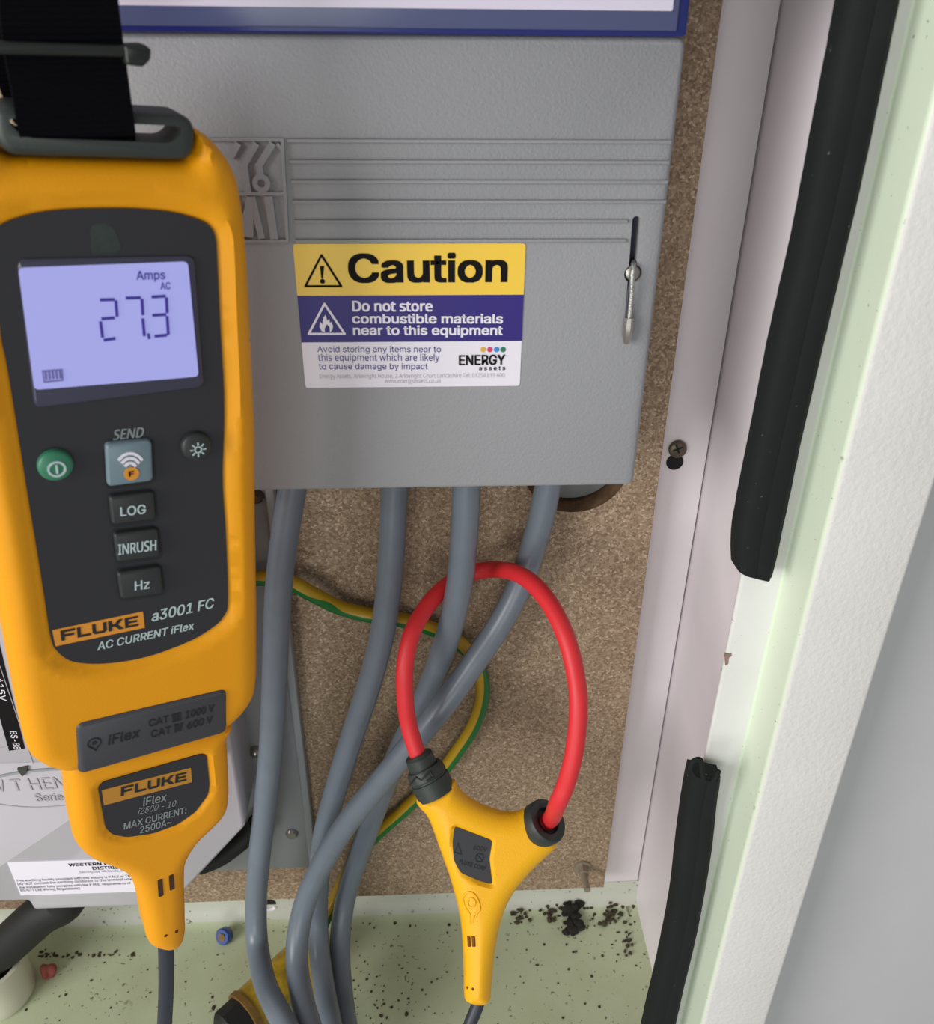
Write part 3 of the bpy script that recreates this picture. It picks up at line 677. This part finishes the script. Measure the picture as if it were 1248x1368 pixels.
props(sc_, 'thick black cable dropping from the cut-out into the cream pipe', 'cable')
bt = tube('black_tail', [at(344, 1098, 0.028), at(334, 1113, 0.028), at(314, 1131, 0.029), at(292, 1146, 0.029), at(268, 1156, 0.029)], 0.0052, M_blackcable, seg=20)
props(bt, 'short black cable tucked behind the lower corner of the cut-out', 'cable')
# yellow conduit with a black gland, under the cables
def floor_at(px, py, z): r = ray(px, py); t = (z-CAM[2])/r[2]; return CAM+r*t
a = floor_at(396, 1290, 0.013); b = floor_at(330, 1352, 0.013); u = (b-a)/np.linalg.norm(b-a)
yc = thing('yellow_conduit', (b[0], b[1], 0.0), 'grimy yellow conduit with a black gland lying under the grey cables', 'conduit')
tube('conduit_tube', [a-u*0.02, a, b], 0.0125, M_condy, yc, seg=28, smooth_n=3)
tube('brown_collar', [b-u*0.001, b+u*0.0025], 0.0136, M_rim, yc, seg=28, smooth_n=0)
tube('gland_nut', [b+u*0.0025, b+u*0.014, b+u*0.016], [0.0118, 0.0118, 0.0100], M_blackcable, yc, seg=8, smooth_n=0)

# small loose things on the floor
p0 = floor_at(300, 1250, 0.004)
bc = thing('blue_cap', p0-[0, 0, 0.004], 'small blue plastic cap with a brown plug on the floor', 'cap')
ax = np.array([-0.35, -0.75, 0.55]); ax /= np.linalg.norm(ax)
tube('cap_shell', [p0-ax*0.004, p0-ax*0.002, p0+ax*0.002, p0+ax*0.003], [0.0035, 0.0050, 0.0052, 0.0044], M_blue, bc, seg=20, smooth_n=0)
tube('plug', [p0+ax*0.002, p0+ax*0.0036], 0.0024, M_rim, bc, seg=10, smooth_n=0)
props(blob('red_debris', floor_at(63, 1297, 0.004), (0.0045, 0.004, 0.005), M_reddebris, seed=4, rough=0.5), 'crumbled red fragment beside the cream pipe', 'debris')
def clump(px, py, sx, sy, n, r_, M, label, seed):
    rs = np.random.RandomState(seed); V = []; Fc = []; bm = bmesh.new(); bmesh.ops.create_icosphere(bm, subdivisions=2, radius=1); bm.verts.index_update()
    iv = np.array([v.co[:] for v in bm.verts]); jf = [[v.index for v in f.verts] for f in bm.faces]; bm.free()
    for _ in range(n):
        c = floor_at(px+rs.randn()*sx, py+rs.randn()*sy, 0.0); c[1] = min(c[1], -0.004); q = r_*rs.uniform(0.4, 1.1)
        kk = rs.randn(6, 3)*2.5; sc = 1+0.35*np.sin(iv@kk.T+rs.rand(6)*6).mean(1)*1.6
        k0 = len(V); V += list(iv*sc[:, None]*q*np.array([rs.uniform(.6, 1.3), rs.uniform(.5, 1), rs.uniform(.4, .9)])+c+[0, 0, q*rs.uniform(0.2, 1.0)+max(0, 0.010+c[1])*0.5]); Fc += [[a+k0 for a in f] for f in jf]
    props(obj('dirt_clump', V, Fc, M, None, True), label, 'dirt')
clump(766, 1226, 5.5, 12, 34, 0.0034, M_dirt, 'large black clump of dirt on the floor below the steel stud', 20)
clump(817, 1226, 8, 6, 26, 0.0019, M_brown, 'brown dirt clump in the right floor corner of the cabinet', 31)
clump(695, 1225, 9, 4, 22, 0.0014, M_brown, 'brown dirt clump just right of the yellow probe handle', 33)
clump(838, 1262, 2.5, 10, 18, 0.0013, M_brown, 'greyish dirt lump low beside the side wall', 35)
clump(736, 1221, 7, 4, 20, 0.0015, M_brown, 'small brown dirt clump left of the big black clump', 37)
# loose specks: nobody could count them
V = []; Fc = []
rs = np.random.RandomState(11)
spots = []
for _ in range(70): spots.append((rs.uniform(455, 860), 1232+rs.rand()**1.2*150, rs.gamma(2, 0.00030)+0.00025))
for _ in range(75): spots.append((rs.normal(500, 28), rs.normal(1335, 30), rs.gamma(2, 0.00032)+0.0002))
for _ in range(60): spots.append((rs.normal(800, 45), 1210+abs(rs.normal(0, 18)), rs.gamma(2, 0.0006)+0.0003))
for _ in range(55): spots.append((rs.uniform(55, 330), 1268+rs.rand()*110, rs.gamma(2, 0.00028)+0.0002))
for _ in range(40): spots.append((rs.uniform(50, 185), 1277-0.03*rs.uniform(0, 100)+rs.normal(0, 2.0), rs.gamma(2, 0.0005)+0.0003))
for x, y in ((818, 1262), (757, 1262), (770, 1271), (727, 1262), (805, 1277), (850, 1290), (861, 1275), (801, 1345), (548, 1237), (597, 1299), (760, 1295), (35, 1349), (88, 1329), (122, 1310)): spots.append((x, y, 0.0014))
ico = bmesh.new(); bmesh.ops.create_icosphere(ico, subdivisions=1, radius=1); ico.verts.index_update()
iv = np.array([v.co[:] for v in ico.verts]); jf = [[v.index for v in f.verts] for f in ico.faces]; ico.free()
for x, y, r_ in spots:
    c = floor_at(x, y, 0.0); r_ = min(r_*0.68, 0.0016)
    if c[1] > -0.006: c = np.array([c[0], -0.006, 0.002])
    if c[0] > XS-0.002 or c[1] < -0.098: continue
    k0 = len(V); s = iv*np.array([r_, r_*rs.uniform(0.6, 1.3), r_*0.5])*rs.uniform(0.7, 1.3, iv.shape); V += list(s+c+[0, 0, 0.0001]); Fc += [[i+k0 for i in f] for f in jf]
so = obj('dirt_specks', V, Fc, M_brown, None, False); props(so, 'scattered dark specks of dirt on the pale green floor', 'dirt', None, 'stuff')

# ------------------------------------------------------------------ flexible current probe: red coil and yellow handle
DH = 0.100
YO = at(640, 1150, DH)
YF = Frame(YO, (0.99, 0.0, -0.06), (0.06, 0.62, 1.0))      # leaning a little so that it faces up to the viewer
# (ey leans towards the viewer at the top)
rt = 0.0095
out = YF.poly([(557, 1067), (573, 1094), (589.5, 1139), (604, 1181), (615, 1228), (619, 1282), (620, 1328), (624, 1336), (634, 1340), (646, 1340), (654.5, 1334), (656.5, 1318), (661, 1273), (670, 1228),
               (685, 1193), (709, 1163), (733, 1140), (744, 1127), (738, 1108), (722, 1090), (709, 1078), (691, 1084), (670, 1083), (646, 1075), (625, 1063), (612, 1051), (603, 1041)])
pr = thing('current_probe', YF.px(638, 1338), 'red flexible current coil with yellow forked handle around a grey cable', 'current probe')
outs = cr(out, 4, True)
labp = YF.poly([(606, 1097), (656, 1116), (652, 1140), (656, 1174), (640, 1170), (614, 1159), (605, 1143), (603, 1120)], 0.0)
labl = round_poly(labp, 0.0015, 3)
bevl = inset(labl, -0.0016)
def hh(d, Q):
    h = rt*np.sqrt(np.clip(1-(1-np.minimum(d/rt, 1))**2, 0, 1))*0.85
    s = dist_poly(Q, labl); k = np.clip((s+0.0016)/0.0016, 0, 1)
    flat = rt*0.80
    return np.where(s > -0.0016, h*(1-k)+k*np.minimum(h, flat-0.0012), h)
hand = inflate('handle', outs, YF, hh, 0.01, M_pyellow, pr, sp=0.0012, lines=(labl, bevl), back='mirror')
ft = rt*0.80-0.0012
lp_ = plate('dark_label', inset(labl, 0.0001), ft-0.0025, ft+0.0003, YF, M_charcoal, hand, label='dark grey rating label')
hs = ft+0.00045
text('lettering', '600V', YF, (632, 1135), (650, 1138), 6, M_deb, lp_, hs, 0.01)
text('lettering', 'FLUKE CORP.', YF, (613, 1153), (650, 1164), 5, M_deb, lp_, hs, 0.03)
lines_mesh('triangle', [[(612, 1127), (607.5, 1139), (616.5, 1141.5), (612, 1127)]], 0.0005, YF, M_deb, lp_, ft, hs)
cc = YF.uv(641, 1146, hs)
lines_mesh('circle_mark', [[cc+np.array([0.0018*math.cos(a), 0.0018*math.sin(a)]) for a in np.linspace(0, 2*math.pi, 19)], [cc+[-0.0013, 0.0013], cc+[0.0013, -0.0013]]], 0.00045, YF, M_deb, lp_, ft, hs, px=False)
def hat(px_, py_):                 # point on the moulded front of the handle under a pixel
    h = 0.007
    for _ in range(5):
        q = YF.uv(px_, py_, h); h = hh(np.maximum(dist_poly(q[None], outs), 0), q[None])[0]
    return YF.P(q[0], q[1], h)
tube('moulded_logo', [hat(x, y) for x, y in ((641, 1215), (640, 1204), (632, 1196), (629, 1196), (624, 1212), (622, 1205), (620, 1196), (622, 1192), (632, 1193), (640, 1203))][0:1]+[hat(x, y) for x, y in ((629, 1234), (628, 1222), (621, 1210), (619, 1200), (623, 1193), (630, 1192), (637, 1199), (641, 1211), (640, 1217), (634, 1222), (632, 1232))], 0.0005, M_pyellow, hand, seg=8)
tube('moulded_logo', [hat(630+5*math.cos(t), 1206+6*math.sin(t)) for t in np.linspace(0, 2*math.pi, 13)], 0.0005, M_pyellow, hand, seg=8, smooth_n=2)
M_slot = mat('slot_orange_dark', (120, 66, 6), 0.7)
for x0 in (626.5, 632.5):
    tube('slot', [hat(x0, 1251), hat(x0+0.5, 1258), hat(x0+0.8, 1264)], 0.00085, M_slot, hand, seg=8, smooth_n=2)
for x0 in (625, 632):
    c = hat(x0, 1319.5+(x0-625)*0.25); tube('pin_hole', [c-YF.n*0.0005, c+YF.n*0.0003], 0.0006, M_slot, hand, seg=10, smooth_n=0)
# ring collar
q0 = YF.px(722, 1102, 0.001)
tocam = CAM-q0; tocam /= np.linalg.norm(tocam)
ax = 0.62*RC[0]-0.36*RC[1]+0.66*tocam; ax /= np.linalg.norm(ax)
V = []; Fc = []; ns = 40
e1 = np.cross(ax, [0, 0, 1.0]); e1 /= np.linalg.norm(e1); e2 = np.cross(ax, e1)
for r_, z_ in ((0.0070, -0.004), (0.0098, -0.0035), (0.0103, -0.0025), (0.0103, 0.003), (0.0097, 0.0040), (0.0080, 0.0044), (0.0062, 0.0036), (0.0056, -0.003)):
    V += [q0+ax*(z_+0.002)+e1*r_*math.cos(t)+e2*r_*math.sin(t) for t in np.linspace(0, 2*math.pi, ns, endpoint=False)]
for k in range(7):
    for i in range(ns): j = (i+1) % ns; Fc.append((k*ns+i, k*ns+j, (k+1)*ns+j, (k+1)*ns+i))
obj('ring_collar', V, Fc, M_grey, pr)
tube('ring_socket', [q0+ax*0.0005, q0+ax*0.0034], 0.0066, M_deb, pr, seg=30, smooth_n=0)
# locking connector
c0 = YF.px(581, 1055, 0.0); c1_ = YF.px(567, 1027, 0.0); c2_ = YF.px(558, 1007, 0.001)
ud = (c1_-c0)/np.linalg.norm(c1_-c0)
tube('lock_connector', [c0-ud*0.002, c0+ud*0.0055, c0+ud*0.0058, c0+ud*0.0066, c0+ud*0.0070, c1_-ud*0.0004, c1_+ud*0.001, c1_+ud*0.0012, c2_-ud*0.001, c2_],
     [0.0092, 0.0092, 0.0086, 0.0086, 0.0091, 0.0088, 0.0080, 0.0068, 0.0064, 0.0050], M_grey, pr, seg=20, smooth_n=0)
def on_lock(px_, py_):
    h = 0.009
    for _ in range(6):
        P_ = YF.px(px_, py_, 0) if h is None else YF.px(px_, py_, h); r_ = P_-c0; t_l = np.dot(np.cross(ud, YF.n), r_)
        h = math.sqrt(max(0.0090**2-t_l**2, 1e-8))
    return YF.px(px_, py_, h)
mk = [(548, 1049), (555, 1038.5), (563, 1042.5), (574, 1030.5), (579, 1038), (567, 1045)]
tube('lock_mark', [on_lock(a[0]+(b[0]-a[0])*t, a[1]+(b[1]-a[1])*t) for a, b in zip(mk[:-1], mk[1:]) for t in (0, .25, .5, .75)], 0.0004, M_deb, pr, seg=6, smooth_n=0)
# coil
cpts = [c2_+ud*(-0.002), at(551, 985, .0905), at(543, 950, .083), at(540, 915, .078), (0), (0)]
coil = [c1_, c2_, at(546, 968, .070), at(541, 930, .068), at(541, 890, .065), at(549, 850, .058), at(565, 818, .048), at(588, 790, .038), at(614, 772, .029), at(640, 763, .0265), at(664, 761, .031), at(688, 765, .042), at(711, 779, .054), at(734, 806, .067), at(754, 845, .080), at(767, 890, .090), at(773, 940, .099), at(768, 1000, .106), at(757, 1045, .1095), at(745, 1074, .109), q0+ax*0.008, q0, q0-ax*0.006]
tube('flexible_coil', coil, 0.0039, M_red, pr, seg=24, smooth_n=10, label='red flexible coil')
# lead from the handle
tube('lead', [YF.px(640, 1330), YF.px(639, 1340), YF.px(633, 1356), YF.px(628, 1368), YF.px(618, 1400), YF.px(604, 1430)], 0.0030, M_lead, pr, seg=16, label='black lead')

# ------------------------------------------------------------------ hanging clamp-style meter
mt = thing('current_meter', MF.px(200, 1000), 'yellow hand-held current meter with lit display hanging on a black strap', 'meter')
RB = 0.007
axis_u = MF.uv(178, 682)[0]
right = [(255, 205, 1), (256, 182, 1), (253, 167, 0), (275, 180, 0), (299, 206, 0), (313, 232, 0), (321, 272, 0), (327, 340, 0), (333, 450, 0), (338, 560, 0), (339, 700, 0), (341, 800, 0), (341, 895, 0), (338, 922, 0), (325, 943, 0), (303, 964, 0)]
ru = np.array([MF.uv(x, y, -RB) for x, y, _ in right])
left = ru.copy(); left[:, 0] = 2*axis_u-left[:, 0]
top = MF.uv(245, 213, -RB); tl_ = top.copy(); tl_[0] = 2*axis_u-top[0]
outline = np.concatenate([[top], ru, left[::-1], [tl_]])
# gently densify
def dens(P, mx=0.0016):
    o_ = []
    for a, b in zip(P, np.roll(P, -1, 0)):
        n_ = max(1, int(np.linalg.norm(b-a)/mx))
        o_ += [a+(b-a)*i/n_ for i in range(n_)]
    return np.array(o_)
outline = dens(ccw(round_poly(outline, 0.003, 3)))
PR = [(196, 877.5), (252, 857), (284, 838), (299, 823), (304.5, 802), (302, 718), (297.5, 642), (299.5, 572), (299, 516), (295, 446), (290, 340), (288, 318), (282, 304), (268, 294), (235, 284), (195, 279), (152, 277.5)]
pu = np.array([MF.uv(x, y, -0.0018) for x, y in PR]); au = MF.uv(178, 682, -0.0018)[0]
pu = pu[pu[:, 0] > au-0.006]
PL = [(140, 886.5), (98, 884), (77, 871), (67.5, 853), (59, 800), (50.5, 746), (36.5, 662), (21, 564), (8.4, 488), (0, 446)]
pm = pu[pu[:, 1] > MF.uv(0, 446, -0.0018)[1]+0.006]; pm = pm[pm[:, 0] > au+0.003]; pm[:, 0] = 2*au-pm[:, 0]
pl_ = np.concatenate([pm[::-1], np.array([MF.uv(x, y, -0.0018) for x, y in PL[::-1]])])[::-1]
panel = dens(cr(np.concatenate([pu, pl_[::-1]]), 6, True), 0.002); panel = ccw(panel)
pbev = inset(panel, -0.0045)
# big lower cut-away that holds the grey block
def hm(d, Q):
    h = RB*np.sqrt(np.clip(1-(1-np.minimum(d/RB, 1))**2, 0, 1))-RB
    s = dist_poly(Q, panel); k = np.clip((s+0.0045)/0.0045, 0, 1)
    return h - 0.0024*k
case = inflate('case', outline, MF, hm, 0.030, M_yellow, mt, sp=0.0026, lines=(panel, pbev))
fp = plate('face_panel', inset(panel, 0.0001), -0.004, -0.0016, MF, M_panel, mt, label='charcoal face panel')
HP = -0.0016
# grey rating block at the foot
bk = round_poly(MF.poly([(104, 1033), (100, 965), (302, 918), (302, 976)], -0.0005), 0.0028, 5)
blk_ = plate('rating_block', bk, -0.028, 0.0010, MF, M_block, mt, bev=0.0013, label='dark grey rating block')
hb = 0.0012
text('lettering', 'iFlex', MF, (144, 996), (186, 985), 13, M_deb, blk_, hb, 0.01, 0.15)
text('lettering', 'CAT', MF, (199, 971.5), (226, 965), 9.5, M_deb, blk_, hb, 0.015)
text('lettering', 'III', MF, (230, 965.5), (243, 962), 9.5, M_deb, blk_, hb, 0.04)
text('lettering', '1000 V', MF, (248, 960.5), (286, 950.5), 9.5, M_deb, blk_, hb, 0.015, 0.1)
text('lettering', 'CAT', MF, (202, 986), (229, 979.5), 9.5, M_deb, blk_, hb, 0.015)
text('lettering', 'IV', MF, (233, 979), (245, 976), 9.5, M_deb, blk_, hb, 0.04)
text('lettering', '600 V', MF, (250, 975), (284, 965.5), 9.5, M_deb, blk_, hb, 0.015, 0.1)
cc = MF.uv(126, 993, hb)
lines_mesh('ring_mark', [[cc+np.array([0.0021*math.cos(a), 0.0021*math.sin(a)]) for a in np.linspace(-1.2, 4.34, 19)], [cc+[-0.0009, -0.002], cc+[0.0002, -0.0035], cc+[0.0010, -0.002]]], 0.0004, MF, M_deb, blk_, 0.0, hb, px=False)
plate('ring_dot', ell(cc, 0.0008, 14), 0.0, hb, MF, M_deb, blk_)
# display
scr = plate('display', round_poly(MF.poly([(22.5, 346), (260, 341.5), (273, 517), (46, 546)], -0.001), 0.0024, 5), -0.003, -0.0007, MF, M_glass, mt, bev=0.0006, label='lit display')
HL = -0.0005
plate('backlight', round_poly(MF.poly([(24.5, 358), (251, 349.5), (265.5, 503), (46, 521)], HL), 0.0014, 4), -0.003, HL, MF, M_lcd, scr, label='glowing lilac screen')
HT = -0.0002
text('lettering', 'Amps', MF, (182.5, 374), (221, 373), 12, M_seg, scr, HT, 0.012)
text('lettering', 'AC', MF, (214.5, 387), (228, 386.5), 9.5, M_seg, scr, HT, 0.012)
seg = lambda a, b: lines_mesh('segment', [[a, b]], 0.00078, MF, M_seg, scr, HL-0.0002, HT)
for a, b in (((135, 401), (152, 400.5)), ((155, 403), (156.5, 422)), ((137, 426), (152, 425)), ((134.5, 431), (137, 450)), ((140, 454.5), (153, 452.5)),
             ((169.5, 398.5), (187, 398)), ((190, 401), (191, 420)), ((191, 427), (193, 448)),
             ((204, 397), (220, 396)), ((222.5, 399), (223.5, 417)), ((205, 421.5), (221, 420.5)), ((223.5, 424), (225, 446)), ((208, 449.5), (222, 448))): seg(a, b)
lines_mesh('decimal_point', [[(198.5, 447), (199.5, 452)]], 0.0007, MF, M_seg, scr, HL-0.0002, HT)
M_segp = mat('lcd_icon', (112, 108, 172), 0.5)
lines_mesh('battery_icon', [[(57, 496), (83, 494), (84, 508), (59, 510.5), (57, 496)]], 0.0003, MF, M_segp, scr, HL-0.0002, HT)
for i in range(5): lines_mesh('battery_bar', [[(61+4.8*i, 497.5-0.4*i), (62+4.8*i, 506.5-0.4*i)]], 0.00055, MF, M_segp, scr, HL-0.0002, HT)
# keys
def key(name, px4, r_, M, h1=0.0004, label=None):
    plate('key_recess', inset(round_poly(MF.poly(px4, HP), r_, 5), -0.0007), -0.003, HP+0.00015, MF, M_deb, fp)
    return plate(name, round_poly(MF.poly(px4, h1), r_, 5), -0.003, h1, MF, M, mt, bev=0.0007, label=label)
text('lettering', 'SEND', MF, (151, 588), (191, 584), 12, M_greyprint, fp, HP+0.0002, 0.012, 0.2)
kb = key('send_button', [(141, 594), (203, 588.5), (205, 643), (144, 651)], 0.0016, M_sbtn, label='slate grey send button')
hk = 0.0006
cw = (176, 628)
for r0, th in ((9, 4.2), (15, 4.2), (21, 4.2)):
    lines_mesh('wave', [[(174.5+r0*math.sin(a)*0.92, 628.5-r0*math.cos(a)*1.08) for a in np.linspace(-0.9, 0.9, 9)]], 0.00085, MF, M_stwhite, kb, 0.0002, hk)
plate('badge', ell(MF.uv(176, 633, hk), 0.0022, 18), 0.0002, hk, MF, M_logo, kb)
text('lettering', 'F', MF, (172.5, 637), (179.5, 636), 7, M_black, kb, hk+0.0002, 0.03)
def rnd(px_, py_, rad, M, name, label=None):
    c = MF.uv(px_, py_, 0.0006); return plate(name, ell(c, rad, 28, rad*1.0), -0.003, 0.0006, MF, M, mt, bev=0.0010, label=label)
pw = rnd(75, 624, 0.0048, M_gbtn, 'power_button', 'green power button')
c = MF.uv(76, 627, 0.0008)
lines_mesh('power_mark', [[c+np.array([0.0022*math.cos(a), 0.0022*math.sin(a)]) for a in np.linspace(0, 2*math.pi, 19)], [c+[0, 0.0012], c+[0, -0.0012]]], 0.0006, MF, M_print, pw, 0.0002, 0.0008, px=False)
lt = rnd(263.5, 598.5, 0.0046, M_key, 'light_button', 'black backlight button')
c = MF.uv(265, 601, 0.0008)
lines_mesh('light_mark', [[c+np.array([0.0010*math.cos(a), 0.0010*math.sin(a)]) for a in np.linspace(0, 2*math.pi, 13)]]+[[c+np.array([0.0016*math.cos(a), 0.0016*math.sin(a)]), c+np.array([0.0023*math.cos(a), 0.0023*math.sin(a)])] for a in np.linspace(0, 2*math.pi, 8, endpoint=False)], 0.0004, MF, M_print, lt, 0.0002, 0.0008, px=False)
for s, q, l, r, hpx in (('LOG', [(146, 664.5), (206, 657.5), (209, 694.5), (150, 702)], (161, 690), (195, 686), 12.5), ('INRUSH', [(152, 714), (211, 707), (214.5, 744), (157, 752)], (158, 741.5), (209, 735), 12.5), ('Hz', [(157, 766), (215, 757.5), (218.5, 793), (162, 801)], (180, 789), (200, 786), 12.5)):
    kk = key(s.lower()+'_button', q, 0.0013, M_key); text('lettering', s, MF, l, r, hpx, M_print, kk, hk, 0.014)
lgp = plate('maker_badge', MF.poly([(70, 842), (191, 817), (193.5, 838.5), (74, 863.5)], HP+0.0002), HP-0.001, HP+0.0002, MF, M_logo, fp)
wordmark(MF, (82, 856.5), (185, 836), 14, M_deb, lgp, HP+0.0004)
text('lettering', 'a3001 FC', MF, (202.5, 830.5), (285, 812), 14, M_print, fp, HP+0.0002, 0.012, 0.15)
text('lettering', 'AC CURRENT iFlex', MF, (130, 869), (258.5, 840.5), 10.5, M_print, fp, HP+0.0002, 0.012, 0.15)
# faded mark above the screen
def mark_mat():
    M = mat('faded_green_smudge', (44, 56, 52), 0.6, var=0.25, vscale=300); return M
plate('smudge', cr(MF.poly([(122, 303), (138, 298), (150, 303), (158, 318), (160, 334), (140, 339), (124, 338), (122, 322)], HP+0.0002), 4, True), HP-0.001, HP+0.0001, MF, mark_mat(), fp)
# strap eye at the top
eye_o = round_poly(np.array([MF.uv(250, 149, -0.008), MF.uv(256, 212, -0.004), [2*axis_u-MF.uv(256, 212, -0.004)[0], MF.uv(256, 212, -0.004)[1]], [2*axis_u-MF.uv(250, 149, -0.008)[0], MF.uv(250, 149, -0.008)[1]]]), 0.0045, 6)
ei = MF.uv(233, 192, 0.0); et = MF.uv(228, 158, -0.014)
eye_i = round_poly(np.array([(et[0]+0.0006, et[1]), (ei[0], ei[1]), (2*axis_u-ei[0], ei[1]), (2*axis_u-et[0]-0.0006, et[1])]), 0.0025, 6)
ey_ = plate('strap_eye', eye_o, -0.016, -0.0005, MF, M_grey, mt, bev=0.0016, label='dark grey strap eye')
cut(ey_, plate('cutter', eye_i, -0.03, 0.01, MF, M_grey))

# plug of the probe pushed into the foot of the meter
PO = -0.003
plug = thing('probe_plug', MF.px(222, 1262, PO), 'yellow probe plug with charcoal label fitted below the hanging meter', 'plug')
po = MF.poly([(84, 1016), (88, 1050), (94, 1100), (101, 1124), (121, 1143), (150, 1154), (170, 1166), (181, 1187), (190, 1220), (196, 1252), (205, 1261), (222, 1264), (238, 1258), (246.5, 1245), (247, 1215), (246, 1170), (248, 1148), (262, 1122), (285, 1099), (300, 1082), (305, 1063), (304.5, 1030), (302, 985), (296, 965), (110, 1005)], PO-0.006)
pos = dens(cr(po, 4, True), 0.0016)
pl2 = round_poly(MF.poly([(131, 1055), (138, 1047), (270, 1009), (277, 1011), (281, 1050), (279, 1064), (262, 1087), (238, 1104), (205, 1116), (170, 1121), (150, 1117), (141, 1108)], PO), 0.0016, 3)
pb2 = inset(pl2, -0.0022)
def hp(d, Q):
    h = 0.007*np.sqrt(np.clip(1-(1-np.minimum(d/0.007, 1))**2, 0, 1))-0.007
    s = dist_poly(Q, pl2); k = np.clip((s+0.0022)/0.0022, 0, 1); return h-0.0013*k
pbod = inflate('plug_body', pos, MF, hp, 0.018, M_yellow, plug, sp=0.0018, lines=(pl2, pb2), h_off=PO)
pl3 = plate('plug_label', inset(pl2, 0.0001), PO-0.004, PO-0.0008, MF, M_panel, plug, label='charcoal rating label')
hq = PO-0.0006
lg2 = plate('maker_badge', MF.poly([(136, 1056), (255, 1026), (256.5, 1045), (139, 1076)], hq), hq-0.001, hq, MF, mat('dull_orange_logo', (190, 132, 40), 0.5), pl3)
wordmark(MF, (161.5, 1064), (249, 1043), 12, M_deb, lg2, hq+0.0002)
text('lettering', 'iFlex', MF, (191, 1077), (222, 1070), 11, M_greyprint, pl3, hq, 0.008)
text('lettering', 'i2500 - 10', MF, (184, 1088.5), (234, 1077), 8, M_greyprint, pl3, hq, 0.004, 0.15)
text('lettering', 'MAX CURRENT:', MF, (165.5, 1108.5), (249, 1086.5), 9, M_greyprint, pl3, hq, 0.01)
text('lettering', '2500A~', MF, (187, 1113.5), (229, 1102), 9, M_greyprint, pl3, hq, 0.006)
M_slot2 = mat('slot_dark', (70, 40, 10), 0.8)
for q in ([(210.5, 1176), (217, 1174), (218.5, 1196), (212, 1199)], [(225.5, 1170.5), (232, 1168), (233.5, 1187), (227, 1190)]):
    plate('slot', round_poly(MF.poly(q, PO+0.0002), 0.0005, 3), PO-0.002, PO+0.0003, MF, M_slot2, pbod)
for x, y in ((221.5, 1250), (236, 1244.5)):
    plate('pin_hole', ell(MF.uv(x, y, PO), 0.0007, 12), PO-0.004, PO+0.0002, MF, M_slot2, pbod)
tube('lead', [MF.px(221, 1250, PO-0.008), MF.px(222, 1270, PO-0.008), MF.px(222, 1320, PO-0.008), MF.px(220, 1368, PO-0.008), MF.px(218, 1430, PO-0.008)], 0.0034, M_lead, plug, seg=18, label='charcoal lead')

# hanging strap: webbing threaded through the eye, with a slider buckle
st_ = thing('hanging_strap', MF.px(100, 180, -0.004), 'black webbing strap with a slider buckle holding the yellow meter', 'strap')
def sheet(name, rows, th, M, parent):
    # rows: (left point, right point); a band with thickness
    Lp = cr([r[0] for r in rows], 6); Rp = cr([r[1] for r in rows], 6); n = len(Lp); V = []; Fc = []
    T = np.gradient((Lp+Rp)/2, axis=0)
    for i in range(n):
        nn = np.cross(Rp[i]-Lp[i], T[i]); nn /= np.linalg.norm(nn)+1e-12
        for k in range(7): V.append(Lp[i]*(1-k/6)+Rp[i]*k/6 + nn*th/2)
        for k in range(7): V.append(Rp[i]*(1-k/6)+Lp[i]*k/6 - nn*th/2)
    for i in range(n-1):
        for j in range(14):
            jj = (j+1) % 14; Fc.append((i*14+j, i*14+jj, (i+1)*14+jj, (i+1)*14+j))
    Fc.append(tuple(range(14))); Fc.append(tuple((n-1)*14+j for j in range(14))[::-1])
    return obj(name, V, Fc, M, parent)
def row(l, r, h): return (MF.px(*l, h), MF.px(*r, h))
sheet('webbing', [row((-10, -160), (148, -160), 0.004), row((-6, -60), (153, -60), 0.004), row((-2, 0), (157, 0), 0.0035), row((2, 50), (163, 50), 0.0025), row((8, 85), (168, 85), 0.001), row((17, 130), (174, 130), 0.0005), row((23, 170), (179, 166), 0.0),
                  row((27, 182), (180, 178), -0.0035), row((28, 180), (180, 176), -0.010), row((24, 165), (178, 160), -0.019)], 0.0022, M_webbing, st_)
sheet('webbing', [row((20, 165), (174, 160), -0.0195), row((0, 120), (160, 118), -0.021), row((-10, 80), (150, 80), -0.016), row((-14, 40), (142, 40), -0.010), row((-20, -160), (136, -160), -0.006)], 0.0022, M_webbing, st_)
bk_ = plate('buckle', round_poly(MF.poly([(-60, 53), (172, 61), (172, 77), (-60, 72)], 0.0055), 0.0008, 3), 0.002, 0.0055, MF, M_buckle, st_, bev=0.0008, label='dark plastic slider buckle')
plate('buckle_end', round_poly(MF.poly([(166, 60), (193, 59), (203, 66), (202, 80), (192, 90), (169, 87)], 0.006), 0.0006, 3), 0.0005, 0.006, MF, M_buckle, bk_, bev=0.0008)
